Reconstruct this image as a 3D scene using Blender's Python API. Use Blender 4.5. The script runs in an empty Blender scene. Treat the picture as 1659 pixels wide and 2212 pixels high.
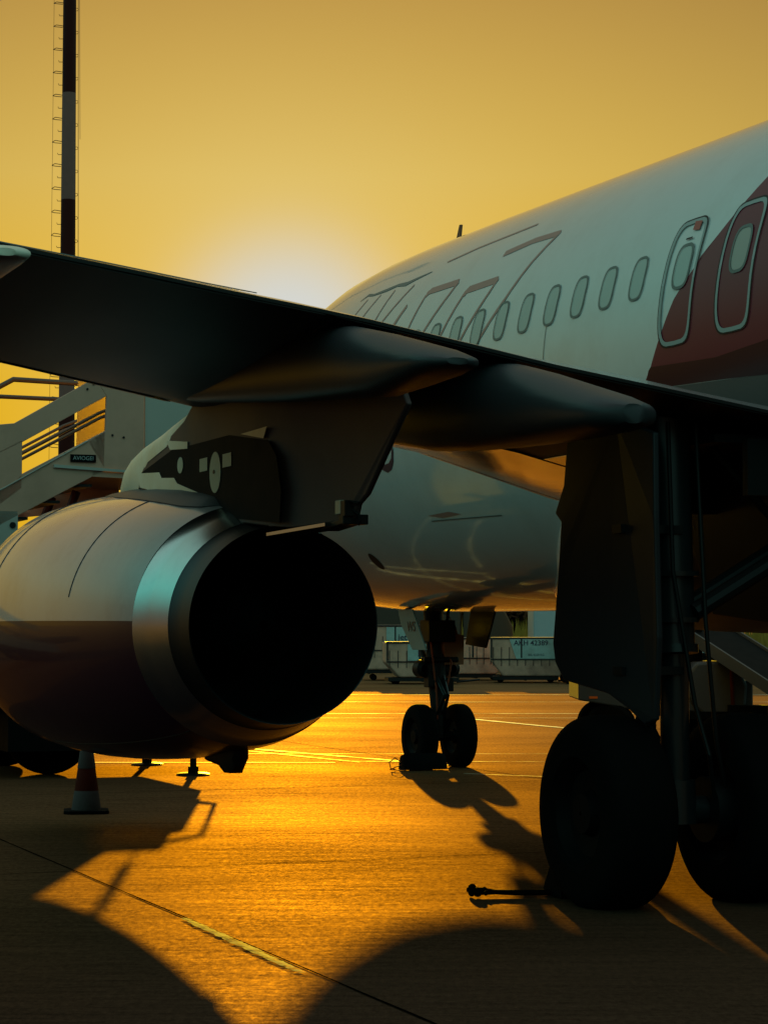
import bpy, bmesh, math, random
from mathutils import Vector, Matrix
random.seed(7)
R = math.radians
SC = bpy.context.scene
COL = SC.collection

# ------------------------------------------------------------------ camera
CAM_H = 1.655
cam_d = bpy.data.cameras.new('camera')
cam = bpy.data.objects.new('camera', cam_d)
COL.objects.link(cam)
cam.location = (0, 0, CAM_H)
cam.rotation_euler = (R(90) + math.atan((1357 - 1106) / 4820.0), 0, 0)
cam_d.sensor_fit = 'VERTICAL'
cam_d.sensor_height = 24.0
cam_d.lens = 24.0 * 4820.0 / 2212.0
cam_d.clip_start = 0.1
cam_d.clip_end = 6000
cam_d.dof.use_dof = False
SC.camera = cam

# ------------------------------------------------------------------ world + sun
SUN = Vector((-0.043, 1.0, 0.1246)).normalized()
SUN_EL = math.asin(SUN.z)
SUN_AZ = math.atan2(SUN.x, SUN.y)
W = bpy.data.worlds.new("World")
SC.world = W
W.use_nodes = True
nt = W.node_tree
for n in list(nt.nodes): nt.nodes.remove(n)
N = nt.nodes.new
L = nt.links.new
def wmath(op, a, b=None, c=None, clamp=False):
    n = N('ShaderNodeMath'); n.operation = op; n.use_clamp = clamp
    for i, v in enumerate((a, b, c)):
        if v is None: continue
        if isinstance(v, (int, float)): n.inputs[i].default_value = v
        else: L(v, n.inputs[i])
    return n.outputs[0]
def wramp(fac, stops):
    n = N('ShaderNodeValToRGB'); L(fac, n.inputs[0])
    el = n.color_ramp.elements
    while len(el) < len(stops): el.new(0.5)
    for e, (p, c) in zip(el, stops):
        e.position = p; e.color = (*c, 1)
    return n.outputs[0]
def wmix(fac, a, b):
    n = N('ShaderNodeMix'); n.data_type = 'RGBA'
    if isinstance(fac, (int, float)): n.inputs[0].default_value = fac
    else: L(fac, n.inputs[0])
    for i, v in ((6, a), (7, b)):
        if isinstance(v, tuple): n.inputs[i].default_value = (*v, 1)
        else: L(v, n.inputs[i])
    return n.outputs[2]
tc = N('ShaderNodeTexCoord')
sep = N('ShaderNodeSeparateXYZ'); L(tc.outputs['Generated'], sep.inputs[0])
dx, dy, dz = sep.outputs
def wdot(v):
    return wmath('ADD', wmath('ADD', wmath('MULTIPLY', dx, v[0]), wmath('MULTIPLY', dy, v[1])), wmath('MULTIPLY', dz, v[2]))
sky = N('ShaderNodeTexSky'); sky.sky_type = 'NISHITA'; sky.sun_disc = False
sky.sun_elevation = SUN_EL; sky.sun_rotation = SUN_AZ
sky.air_density = 2.0; sky.dust_density = 4.0; sky.ozone_density = 1.0
# dusty amber sky towards the sun, by elevation
front = wramp(dz, [(0.0, (.76, .40, .001)), (0.10, (.75, .415, .001)), (0.15, (.73, .43, .03)),
                   (0.20, (.66, .435, .090)), (0.28, (.49, .283, .066)), (0.55, (.30, .31, .25)), (1.0, (.30, .38, .38))])
# cool teal sky away from the sun
rear = wramp(dz, [(0.0, (.11, .07, .045)), (0.12, (.10, .12, .10)), (0.35, (.14, .60, .52)), (0.7, (.26, .50, .46)), (1.0, (.38, .42, .42))])
dsun = wdot(SUN)
ff = N('ShaderNodeMapRange'); ff.interpolation_type = 'SMOOTHSTEP'
ff.inputs[1].default_value = 0.45; ff.inputs[2].default_value = 0.965
L(dsun, ff.inputs[0])
base = wmix(ff.outputs[0], rear, front)
ang2 = wmath('MULTIPLY', wmath('SUBTRACT', 1.0, dsun), 2.0)        # angle squared
g1 = wmath('EXPONENT', wmath('MULTIPLY', wmath('POWER', wmath('MULTIPLY', ang2, 1.0 / 0.048 ** 2), 1.6), -1.0))
g2 = wmath('EXPONENT', wmath('MULTIPLY', ang2, -1.0 / 0.085 ** 2))
g3 = wmath('EXPONENT', wmath('MULTIPLY', ang2, -1.0 / 0.2 ** 2))
g4 = wmath('EXPONENT', wmath('MULTIPLY', ang2, -1.0 / 0.30 ** 2))
fall = wmath('ADD', 0.56, wmath('MULTIPLY', g4, 0.52))
vs = N('ShaderNodeVectorMath'); vs.operation = 'SCALE'; L(front, vs.inputs[0]); L(fall, vs.inputs['Scale'])
base = wmix(ff.outputs[0], rear, (0, 0, 0)); L(vs.outputs[0], base.node.inputs[7])
c = wmix(wmath('MULTIPLY', g3, 0.2), base, (.74, .53, .06))
c = wmix(wmath('MULTIPLY', g2, 0.35), c, (.74, .70, .40))
c = wmix(wmath('MULTIPLY', g1, 1.0), c, (.60, .66, .67))
bg = N('ShaderNodeBackground'); L(c, bg.inputs[0]); bg.inputs[1].default_value = 0.70
bg2 = N('ShaderNodeBackground'); L(sky.outputs[0], bg2.inputs[0]); bg2.inputs[1].default_value = 0.0007
add = N('ShaderNodeAddShader'); L(bg.outputs[0], add.inputs[0]); L(bg2.outputs[0], add.inputs[1])
wo = N('ShaderNodeOutputWorld'); L(add.outputs[0], wo.inputs[0])

sd = bpy.data.lights.new('sun', 'SUN')
sd.energy = 5.0; sd.angle = R(0.55); sd.color = (1.0, 0.61, 0.012)
sun = bpy.data.objects.new('sun', sd); COL.objects.link(sun)
sun.rotation_euler = (-SUN).to_track_quat('-Z', 'Y').to_euler()
sun.location = (0, 0, 50)

SC.view_settings.view_transform = 'Standard'
SC.view_settings.look = 'None'
SC.view_settings.exposure = 0.5
SC.view_settings.gamma = 1.0
SC.cycles.max_bounces = 8
SC.cycles.use_denoising = True
SC.cycles.denoiser = 'OPENIMAGEDENOISE'
SC.cycles.denoising_input_passes = 'RGB_ALBEDO_NORMAL'
SC.cycles.use_adaptive_sampling = False
SC.cycles.sample_clamp_indirect = 3.0
SC.cycles.caustics_reflective = False

# ------------------------------------------------------------------ materials
def mat(name, col, rough=0.5, metal=0.0, spec=0.5, coat=0.0, var=0.12, scale=6.0, bump=0.0, bscale=40.0,
        dirt=None, dirt_amt=0.0, stretch=(1, 1, 1), rvar=0.1):
    m = bpy.data.materials.new(name); m.use_nodes = True
    t = m.node_tree; p = t.nodes['Principled BSDF']
    p.inputs['Roughness'].default_value = rough
    p.inputs['Metallic'].default_value = metal
    p.inputs['Specular IOR Level'].default_value = spec
    p.inputs['Coat Weight'].default_value = coat
    p.inputs['Coat Roughness'].default_value = 0.06
    co = t.nodes.new('ShaderNodeTexCoord'); mp = t.nodes.new('ShaderNodeMapping')
    mp.inputs['Scale'].default_value = stretch
    t.links.new(co.outputs['Object'], mp.inputs[0])
    n = t.nodes.new('ShaderNodeTexNoise'); n.inputs['Scale'].default_value = scale
    n.inputs['Detail'].default_value = 6; t.links.new(mp.outputs[0], n.inputs['Vector'])
    mx = t.nodes.new('ShaderNodeMix'); mx.data_type = 'RGBA'
    mx.inputs[6].default_value = (*[c * (1 - var) for c in col], 1)
    mx.inputs[7].default_value = (*[min(1, c * (1 + var)) for c in col], 1)
    t.links.new(n.outputs[0], mx.inputs[0])
    out = mx.outputs[2]
    if dirt:
        n2 = t.nodes.new('ShaderNodeTexNoise'); n2.inputs['Scale'].default_value = scale * 0.35
        n2.inputs['Detail'].default_value = 8; n2.inputs['Roughness'].default_value = 0.7
        t.links.new(mp.outputs[0], n2.inputs['Vector'])
        mr = t.nodes.new('ShaderNodeMapRange'); mr.inputs[1].default_value = 0.48; mr.inputs[2].default_value = 0.75
        mr.inputs[4].default_value = dirt_amt
        t.links.new(n2.outputs[0], mr.inputs[0])
        m2 = t.nodes.new('ShaderNodeMix'); m2.data_type = 'RGBA'
        t.links.new(mr.outputs[0], m2.inputs[0]); t.links.new(out, m2.inputs[6]); m2.inputs[7].default_value = (*dirt, 1)
        out = m2.outputs[2]
    t.links.new(out, p.inputs['Base Color'])
    rr = t.nodes.new('ShaderNodeMapRange')
    rr.inputs[3].default_value = max(0.02, rough - rvar * rough); rr.inputs[4].default_value = min(1, rough + rvar * rough)
    t.links.new(n.outputs[0], rr.inputs[0]); t.links.new(rr.outputs[0], p.inputs['Roughness'])
    if bump > 0:
        b = t.nodes.new('ShaderNodeBump'); b.inputs['Strength'].default_value = bump; b.inputs['Distance'].default_value = 0.01
        n3 = t.nodes.new('ShaderNodeTexNoise'); n3.inputs['Scale'].default_value = bscale; n3.inputs['Detail'].default_value = 4
        t.links.new(mp.outputs[0], n3.inputs['Vector'])
        t.links.new(n3.outputs[0], b.inputs['Height']); t.links.new(b.outputs[0], p.inputs['Normal'])
    return m

M = {}
M['white'] = mat('aircraft_white_paint', (.62, .68, .67), 0.25, coat=0.9, var=.05, scale=3, dirt=(.35, .31, .27), dirt_amt=.25, bump=.02, bscale=1.2)
M['burgundy'] = mat('aircraft_burgundy_paint', (.16, .012, .030), 0.32, spec=.25, coat=0.12, var=.08, scale=3)
M['maroon'] = mat('aircraft_maroon', (.035, .002, .010), 0.3, spec=.2, coat=0.05, var=.08, scale=3)
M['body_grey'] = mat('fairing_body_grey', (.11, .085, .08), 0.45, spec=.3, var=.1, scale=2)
M['nacelle'] = mat('nacelle_white_paint', (.60, .46, .465), 0.26, coat=0.8, var=.05, scale=2.5, dirt=(.30, .19, .18), dirt_amt=.5, bump=.03, bscale=1.5)
M['nacelle_red'] = mat('nacelle_burgundy_paint', (.050, .006, .020), 0.35, spec=.2, coat=0.3, var=.1, scale=3)
M['metal'] = mat('bare_nozzle_metal', (.68, .66, .63), 0.22, metal=1.0, var=.08, scale=5, dirt=(.3, .29, .29), dirt_amt=.3)
M['metal2'] = mat('heat_stained_metal', (.045, .050, .055), 0.4, metal=1.0, var=.12, scale=5)
M['soot'] = mat('sooty_exhaust', (.008, .008, .008), 0.9, spec=.1)
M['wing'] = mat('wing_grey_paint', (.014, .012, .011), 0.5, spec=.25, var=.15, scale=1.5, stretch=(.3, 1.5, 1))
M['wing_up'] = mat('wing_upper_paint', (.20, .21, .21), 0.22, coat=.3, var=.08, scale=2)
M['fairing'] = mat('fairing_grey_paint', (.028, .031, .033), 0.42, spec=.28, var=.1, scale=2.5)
M['belly_dark'] = mat('belly_dark_burgundy', (.02, .006, .006), 0.4, spec=.3, var=.1)
M['slat'] = mat('polished_slat_metal', (.50, .50, .50), 0.25, metal=.8, var=.08, scale=3)
M['pylon'] = mat('pylon_grey_paint', (.105, .066, .062), 0.55, spec=.25, var=.15, scale=4, dirt=(.04, .026, .024), dirt_amt=.6)
M['pylon_dark'] = mat('pylon_dark_panel', (.006, .006, .007), 0.7, spec=.06, var=.2, scale=6)
M['cream'] = mat('cream_paint', (.74, .68, .54), 0.4, var=.06, dirt=(.55, .36, .18), dirt_amt=.6, scale=4)
M['label'] = mat('pale_label', (.50, .50, .38), 0.5, var=.06)
M['rubber'] = mat('tyre_rubber', (.0045, .0043, .004), 0.85, spec=.04, var=.2, scale=10)
M['rim'] = mat('wheel_rim_alloy', (.004, .004, .004), 0.6, spec=.08, var=.1)
M['strut'] = mat('landing_gear_paint', (.012, .015, .016), 0.3, spec=.4, var=.12)
M['chrome'] = mat('chrome_strut', (.25, .30, .31), 0.22, metal=1.0, var=.03)
M['dark'] = mat('dark_steel', (.006, .006, .006), 0.5, spec=.25, var=.2)
M['door'] = mat('gear_door_paint', (.017, .017, .020), 0.5, spec=.3, var=.12, scale=3)
M['glass'] = mat('cabin_window_pane', (.38, .47, .44), 0.2, coat=.3, var=.05)
M['trim'] = mat('window_trim_grey', (.10, .14, .135), 0.4)
M['ledge'] = mat('exit_outline_grey', (.30, .36, .35), 0.4, var=.05)
M['navy'] = mat('navy_lettering', (.02, .02, .05), 0.35)
M['redline'] = mat('faded_red_outline', (.40, .20, .17), 0.35, var=.08)
M['redsq'] = mat('red_sticker', (.40, .06, .04), 0.4)
M['orange'] = mat('orange_reflector', (.75, .12, .01), 0.35)
M['placard'] = mat('red_brown_placard', (.38, .12, .045), 0.6, var=.1)
M['cone_o'] = mat('cone_orange_rubber', (.08, .010, .004), 0.7, spec=.08, var=.2, scale=9, dirt=(.02, .01, .006), dirt_amt=.6)
M['cone_w'] = mat('cone_white_band', (.085, .07, .065), 0.7, spec=.08, var=.15, dirt=(.03, .025, .02), dirt_amt=.8, scale=9)
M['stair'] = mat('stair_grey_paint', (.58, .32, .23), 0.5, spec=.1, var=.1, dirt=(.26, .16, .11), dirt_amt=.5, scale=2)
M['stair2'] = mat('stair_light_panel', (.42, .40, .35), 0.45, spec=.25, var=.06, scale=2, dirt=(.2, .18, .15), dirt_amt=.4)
M['rail'] = mat('handrail_steel', (.12, .07, .05), 0.4, metal=.5)
M['mast_red'] = mat('mast_red_paint', (.05, .004, .002), 0.6, spec=.15, var=.1)
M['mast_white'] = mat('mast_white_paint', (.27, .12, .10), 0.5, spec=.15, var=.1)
M['cont'] = mat('container_aluminium', (.60, .32, .22), 0.6, metal=.0, spec=.15, var=.3, scale=2.5, dirt=(.16, .08, .06), dirt_amt=.9, bump=.05, bscale=5)
M['cont_teal'] = mat('container_label_teal', (.36, .46, .42), 0.5, var=.12, dirt=(.2, .2, .17), dirt_amt=.6)
M['black'] = mat('black_plastic', (.003, .003, .003), 0.7, spec=.06)
M['truck'] = mat('truck_grey_white', (.42, .46, .46), 0.4, var=.06)
M['loader'] = mat('loader_grey_paint', (.06, .055, .058), 0.5, spec=.3, var=.12)
M['ochre'] = mat('ochre_cabinet', (.55, .30, .04), 0.5)
M['rope'] = mat('rope_black', (.003, .0026, .002), 0.9, spec=.02)
M['rope_red'] = mat('rope_red', (.35, .06, .02), 0.7)
M['foliage'] = mat('foliage_dry', (.07, .028, .012), 0.9, spec=.1, var=.4, scale=4)
M['grass'] = mat('dry_grass', (.34, .19, .03), 0.8, spec=.1, var=.35, scale=2)
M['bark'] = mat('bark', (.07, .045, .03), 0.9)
M['paint'] = mat('apron_marking_paint', (.80, .74, .58), 0.6, spec=.12, var=.2, scale=3, dirt=(.20, .17, .12), dirt_amt=.7)
M['reflect_metal'] = mat('wing_reflector_metal', (.80, .66, .50), 0.14, metal=.95, var=.35, scale=3, stretch=(.4, 1.6, 1), bump=.25, bscale=2.5)  # warm glossy metal for the added wing root reflectors
M['joint'] = mat('joint_sealant', (.003, .0025, .002), 0.9, spec=.0)
M['filler'] = mat('crack_filler', (.30, .22, .12), 0.8, spec=.025, var=.5, scale=9, bump=.15, bscale=30)

def wear(m, lo, hi, sc):
    t = m.node_tree; o = [n for n in t.nodes if n.type == 'OUTPUT_MATERIAL'][0]; p = t.nodes['Principled BSDF']
    co = t.nodes.new('ShaderNodeTexCoord'); mp = t.nodes.new('ShaderNodeMapping'); mp.inputs['Scale'].default_value = (.6, 2.0, 1)
    n = t.nodes.new('ShaderNodeTexNoise'); n.inputs['Scale'].default_value = sc; n.inputs['Detail'].default_value = 9; n.inputs['Roughness'].default_value = .75
    r = t.nodes.new('ShaderNodeMapRange'); r.inputs[1].default_value = lo; r.inputs[2].default_value = hi
    t.links.new(co.outputs['Object'], mp.inputs[0]); t.links.new(mp.outputs[0], n.inputs['Vector']); t.links.new(n.outputs[0], r.inputs[0])
    t.links.new(r.outputs[0], p.inputs['Alpha'])
wear(M['paint'], .36, .58, 2.0)
wear(M['filler'], .38, .54, 9)
# concrete apron: broomed streaks, patches, glittering grit
def ground_mat():
    m = bpy.data.materials.new('apron_concrete'); m.use_nodes = True
    t = m.node_tree; p = t.nodes['Principled BSDF']; nn = t.nodes.new; ll = t.links.new
    co = nn('ShaderNodeTexCoord')
    def noise(scale, stretch, detail=5, rough=.6):
        mp = nn('ShaderNodeMapping'); mp.inputs['Scale'].default_value = stretch; mp.inputs['Rotation'].default_value = (0, 0, R(3))
        ll(co.outputs['Object'], mp.inputs[0])
        n = nn('ShaderNodeTexNoise'); n.inputs['Scale'].default_value = scale; n.inputs['Detail'].default_value = detail
        n.inputs['Roughness'].default_value = rough; ll(mp.outputs[0], n.inputs['Vector']); return n.outputs[0]
    a = noise(2.4, (.4, 4.5, 1), 9, .78)      # broom streaks across the slab
    b = noise(.35, (.5, 1, 1), 4)              # large patches
    g = noise(55, (1, 1, 1), 2)
    f = noise(16.0, (.35, 3.0, 1), 6, .8)
    def mr(x, a0, a1, b0, b1):
        n = nn('ShaderNodeMapRange'); ll(x, n.inputs[0])
        for i, v in enumerate((a0, a1, b0, b1)): n.inputs[i + 1].default_value = v
        return n.outputs[0]
    def mth(op, x, y):
        n = nn('ShaderNodeMath'); n.operation = op
        for i, v in enumerate((x, y)):
            if isinstance(v, float): n.inputs[i].default_value = v
            else: ll(v, n.inputs[i])
        return n.outputs[0]
    g2 = noise(16, (1.6, .8, 1), 4, .9)
    v = mth('ADD', mth('ADD', mth('MULTIPLY', a, .26), mth('MULTIPLY', g2, .36)), mth('ADD', mth('MULTIPLY', b, .16), mth('MULTIPLY', f, .22)))
    mx = nn('ShaderNodeMix'); mx.data_type = 'RGBA'; ll(mr(v, .41, .59, 0, 1), mx.inputs[0])
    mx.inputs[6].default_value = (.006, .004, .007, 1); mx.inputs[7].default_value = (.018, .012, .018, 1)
    ll(mx.outputs[2], p.inputs['Base Color'])
    ll(mr(v, .40, .60, .78, .60), p.inputs['Roughness'])
    p.inputs['Specular IOR Level'].default_value = 0.40
    p.inputs['Specular Tint'].default_value = (1.0, .72, .08, 1)
    bp = nn('ShaderNodeBump'); bp.inputs['Strength'].default_value = .55; bp.inputs['Distance'].default_value = .004
    h = mth('ADD', mth('MULTIPLY', f, .6), mth('MULTIPLY', g, .5)); ll(h, bp.inputs['Height'])
    ll(bp.outputs[0], p.inputs['Normal'])
    o = [n for n in t.nodes if n.type == 'OUTPUT_MATERIAL'][0]
    df = nn('ShaderNodeBsdfDiffuse'); gl = nn('ShaderNodeBsdfGlossy'); ad = nn('ShaderNodeMixShader')
    ll(mx.outputs[2], df.inputs['Color']); ll(bp.outputs[0], df.inputs['Normal']); ll(bp.outputs[0], gl.inputs['Normal'])
    ll(mr(v, .38, .62, .78, .56), gl.inputs['Roughness'])
    m2 = nn('ShaderNodeMix'); m2.data_type = 'RGBA'; ll(mr(v, .41, .59, 0, 1), m2.inputs[0])
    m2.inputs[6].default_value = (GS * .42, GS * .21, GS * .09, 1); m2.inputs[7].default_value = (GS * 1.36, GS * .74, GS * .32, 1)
    ll(m2.outputs[2], gl.inputs['Color']); fz = nn('ShaderNodeFresnel'); fz.inputs[0].default_value = 1.33; ll(fz.outputs[0], ad.inputs[0])
    ll(df.outputs[0], ad.inputs[1]); ll(gl.outputs[0], ad.inputs[2]); ll(ad.outputs[0], o.inputs[0])
    return m
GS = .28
M['ground'] = ground_mat()

# ------------------------------------------------------------------ mesh helpers
def V(*a): return Vector(a)
def new(): return bmesh.new()
def frame(d):
    d = d.normalized(); u = Vector((0, 0, 1)) if abs(d.z) < .9 else Vector((1, 0, 0))
    x = d.cross(u).normalized(); y = d.cross(x).normalized(); return x, y
def tube(bm, pts, r, n=12, mi=0, caps=True):
    pts = [Vector(p) for p in pts]; rs = r if isinstance(r, (list, tuple)) else [r] * len(pts)
    rings = []; x = y = None
    for i, p in enumerate(pts):
        d = (pts[min(i + 1, len(pts) - 1)] - pts[max(i - 1, 0)])
        if d.length < 1e-9: d = Vector((0, 0, 1))
        d.normalize()
        if x is None: x, y = frame(d)
        else:
            x = (x - d * x.dot(d)).normalized(); y = d.cross(x).normalized()
        rings.append([bm.verts.new(p + (x * math.cos(t) + y * math.sin(t)) * rs[i]) for t in [2 * math.pi * k / n for k in range(n)]])
    for a, b in zip(rings, rings[1:]):
        for k in range(n):
            f = bm.faces.new((a[k], a[(k + 1) % n], b[(k + 1) % n], b[k])); f.material_index = mi
    if caps:
        for q in (rings[0][::-1], rings[-1]):
            f = bm.faces.new(q); f.material_index = mi
def box(bm, c, s, rot=None, mi=0):
    c = Vector(c); rot = rot or Matrix.Identity(3); v = []
    for sx in (-.5, .5):
        for sy in (-.5, .5):
            for sz in (-.5, .5):
                v.append(bm.verts.new(c + rot @ Vector((sx * s[0], sy * s[1], sz * s[2]))))
    for q in ((0, 1, 3, 2), (4, 6, 7, 5), (0, 4, 5, 1), (2, 3, 7, 6), (0, 2, 6, 4), (1, 5, 7, 3)):
        f = bm.faces.new([v[i] for i in q]); f.material_index = mi
def lathe(bm, prof, o, ax, n=48, mi=None, close=False):
    """prof = [(along, radius)] round the axis ax through o"""
    o = Vector(o); ax = Vector(ax).normalized(); x, y = frame(ax); rings = []
    for a, r in prof:
        rings.append([bm.verts.new(o + ax * a + (x * math.cos(2 * math.pi * k / n) + y * math.sin(2 * math.pi * k / n)) * max(r, 1e-4)) for k in range(n)])
    for i, (a, b) in enumerate(zip(rings, rings[1:])):
        for k in range(n):
            f = bm.faces.new((a[k], a[(k + 1) % n], b[(k + 1) % n], b[k])); f.material_index = mi[i] if mi else 0
    if close:
        bm.faces.new(rings[0][::-1]); bm.faces.new(rings[-1])
def prism(bm, poly, vec, mi=0):
    vec = Vector(vec); a = [bm.verts.new(Vector(p)) for p in poly]; b = [bm.verts.new(Vector(p) + vec) for p in poly]
    fs = [bm.faces.new(a[::-1]), bm.faces.new(b)]; n = len(a)
    for i in range(n): fs.append(bm.faces.new((a[i], a[(i + 1) % n], b[(i + 1) % n], b[i])))
    for f in fs: f.material_index = mi
def loft(bm, rings, mi=0, caps=True):
    rv = [[bm.verts.new(Vector(p)) for p in r] for r in rings]; n = len(rv[0])
    for a, b in zip(rv, rv[1:]):
        for k in range(n):
            f = bm.faces.new((a[k], a[(k + 1) % n], b[(k + 1) % n], b[k])); f.material_index = mi
    if caps:
        for q in (rv[0][::-1], rv[-1]):
            try: bm.faces.new(q).material_index = mi
            except Exception: pass
def obj(name, bm, mats, parent=None, smooth=True, bevel=0.0, label=None, cat=None, group=None, kind=None, angle=35):
    bmesh.ops.recalc_face_normals(bm, faces=bm.faces[:])
    me = bpy.data.meshes.new(name); bm.to_mesh(me); bm.free()
    for m in (mats if isinstance(mats, (list, tuple)) else [mats]): me.materials.append(m)
    o = bpy.data.objects.new(name, me); COL.objects.link(o)
    if parent is not None: o.parent = parent
    if smooth:
        for p in me.polygons: p.use_smooth = True
        try: me.set_sharp_from_angle(angle=R(angle))
        except Exception: pass
    if bevel > 0:
        b = o.modifiers.new('bevel', 'BEVEL'); b.width = bevel; b.segments = 2; b.limit_method = 'ANGLE'
    tag(o, label, cat, group, kind); return o
def tag(o, label=None, cat=None, group=None, kind=None):
    if label: o['label'] = label
    if cat: o['category'] = cat
    if group: o['group'] = group
    if kind: o['kind'] = kind
def empty(name, loc, rz=0, **k):
    o = bpy.data.objects.new(name, None); COL.objects.link(o); o.location = loc; o.rotation_euler = (0, 0, rz); tag(o, **k); return o
def copy_tree(o, parent=None):
    c = o.copy(); COL.objects.link(c)
    c.parent = parent
    for ch in list(o.children): copy_tree(ch, c)
    return c
def text_mesh(name, body, size, mats, M4, parent=None, shear=0.0, extrude=.002, offset=0.0, **k):
    cu = bpy.data.curves.new(name, 'FONT'); cu.body = body; cu.size = size; cu.extrude = extrude; cu.shear = shear
    cu.align_x = 'CENTER'; cu.align_y = 'CENTER'; cu.offset = offset
    tmp = bpy.data.objects.new('tmp', cu); COL.objects.link(tmp)
    bpy.context.view_layer.update()
    me = bpy.data.meshes.new_from_object(tmp); bpy.data.objects.remove(tmp)
    me.transform(M4); me.materials.clear(); me.materials.append(mats); me.name = name
    o = bpy.data.objects.new(name, me); COL.objects.link(o); o.parent = parent; tag(o, **k); return o
def basis(o, x, y):
    x = Vector(x).normalized(); y = Vector(y).normalized(); z = x.cross(y)
    m = Matrix((x, y, z)).transposed().to_4x4(); m.translation = Vector(o); return m

# ------------------------------------------------------------------ ground
TH = R(21.5)
F = Vector((-math.sin(TH), math.cos(TH), 0)); P = Vector((-math.cos(TH), -math.sin(TH), 0))
bm = new()
for x0, x1, y0, y1 in ((-1500, 1500, -300, 3200),):
    vs = [bm.verts.new(p) for p in ((x0, y0, 0), (x1, y0, 0), (x1, y1, 0), (x0, y1, 0))]; bm.faces.new(vs)
obj('apron_ground', bm, M['ground'], smooth=False, kind='structure')

# slab joints (parallel and square to the aircraft), one worn filler strip
def strip(bm, a, b, w, z=.004, jit=0, n=1, w2=None):
    a = Vector((*a, 0)); b = Vector((*b, 0)); d = (b - a).normalized(); s = Vector((-d.y, d.x, 0)); prev = None
    for i in range(n + 1):
        t = i / n; p = a.lerp(b, t); ww = (w if w2 is None else w + (w2 - w) * t) / 2
        j1, j2 = (random.uniform(-jit, jit), random.uniform(-jit, jit)) if jit else (0, 0)
        q = [bm.verts.new(p + s * (ww + j1) + V(0, 0, z)), bm.verts.new(p - s * (ww + j2) + V(0, 0, z))]
        if prev: bm.faces.new((prev[0], prev[1], q[1], q[0]))
        prev = q
J = Vector((-2.1, 15.3, 0))     # a joint crossing
bm = new()
for k in range(-1, 7):
    c = J + F * (7.0 * k); a = c + P * 40; b = c - P * 40
    strip(bm, (a.x, a.y), (b.x, b.y), .015, z=.004, jit=.004, n=160)
for k in range(-3, 4):
    c = J - P * (7.0 * k); a = c - F * 8; b = c + F * 50
    strip(bm, (a.x, a.y), (b.x, b.y), .015, z=.0041 + .0005, jit=.004, n=120)
obj('apron_joint', bm, M['joint'], smooth=False, kind='structure')
bm = new()
FA_, FB_ = Vector((-1.14, 12.80, 0)), Vector((-.39, 10.78, 0))
d = FB_ - FA_; L0 = d.length; d.normalize(); s = Vector((-d.y, d.x, 0)); prev = None; j1 = j2 = 0
for i in range(141):
    t = i / 140; env = math.sin(math.pi * min(1, .04 + t * .95)) ** .5
    j1 += random.uniform(-.005, .005) - j1 * .1; j2 += random.uniform(-.005, .005) - j2 * .1
    w1 = .008 + (.030 + j1) * env; w2 = .008 + (.026 + j2) * env
    p = FA_ + d * (L0 * t)
    q = [bm.verts.new(p + s * w1 + V(0, 0, .008)), bm.verts.new(p + V(0, 0, .0095)), bm.verts.new(p - s * w2 + V(0, 0, .008))]
    if prev:
        bm.faces.new((prev[0], prev[1], q[1], q[0])); bm.faces.new((prev[1], prev[2], q[2], q[1]))
    prev = q
obj('crack_filler_strip', bm, M['filler'], smooth=False, kind='structure')
# painted lines
bm = new()
for i, (a, b, w) in enumerate((((-25, 43.5), (35, 43.1), .16), ((-25, 50.2), (40, 50.0), .13), ((-40, 55.6), (40, 55.4), .16), ((-3, 41.2), (30, 41.0), .06),
                ((.9, 42.5), (5.6, 30.2), .16), ((-2.2, 31.2), (.8, 27.0), .10), ((-2.6, 31.4), (-.3, 27.6), .05),
                ((-4, 27.55), (-.6, 27.5), .10), ((-.4, 27.75), (3.5, 27.6), .09), ((-12, 29.5), (9, 29.3), .05),
                ((.9, 25.4), (3.4, 23.9), .05))):
    n = int(max(4, (Vector(a) - Vector(b)).length / .25)); strip(bm, a, b, w, z=.006 + .0006 * i, jit=w * .06, n=n)
obj('apron_marking', bm, M['paint'], smooth=False, kind='structure')

# ------------------------------------------------------------------ AIRPLANE  (local x forward, y to port, z up)
G = Vector((1.76, 13.57, 0)); ORI = G - P * 3.795
air = empty('airplane', ORI, math.atan2(F.y, F.x), label='white and burgundy twin-engine airliner parked on the apron', cat='airplane')
CZ, HZ, HW = 3.97, 2.13, 1.975
fus_tab = [(17.71, 3.30, 3.34, .02), (17.6, 3.05, 3.62, .26), (17.3, 2.75, 3.98, .55), (16.8, 2.45, 4.42, .88), (16.2, 2.22, 4.78, 1.14), (15.6, 2.08, 5.28, 1.36),
           (14.9, 1.97, 5.72, 1.58), (14.0, 1.90, 5.95, 1.77), (13.0, 1.86, 6.06, 1.88), (12.0, 1.845, 6.095, 1.95), (11.0, 1.84, 6.10, 1.975), (9, 1.84, 6.085, 1.975),
           (7, 1.84, 6.06, 1.975), (5, 1.84, 6.03, 1.975), (3, 1.84, 6.005, 1.975), (1, 1.84, 5.99, 1.975), (-2, 1.84, 5.98, 1.975), (-6, 1.84, 5.98, 1.975), (-8, 2.0, 5.98, 1.94), (-11, 2.6, 5.94, 1.75),
           (-14, 3.4, 5.88, 1.35), (-17, 4.3, 5.75, .8), (-19.8, 5.0, 5.5, .2)]
def fus_at(a):
    for p, q in zip(fus_tab, fus_tab[1:]):
        if q[0] <= a <= p[0]:
            t = (p[0] - a) / (p[0] - q[0]); return tuple(p[i] + (q[i] - p[i]) * t for i in (1, 2, 3))
    return fus_tab[0][1:] if a > 0 else fus_tab[-1][1:]
def fus_y(a, z):
    zb, zt, hw = fus_at(a); c = (zb + zt) / 2; h = (zt - zb) / 2; q = max(-.999, min(.999, (z - c) / h)); return hw * math.sqrt(1 - q * q)
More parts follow.
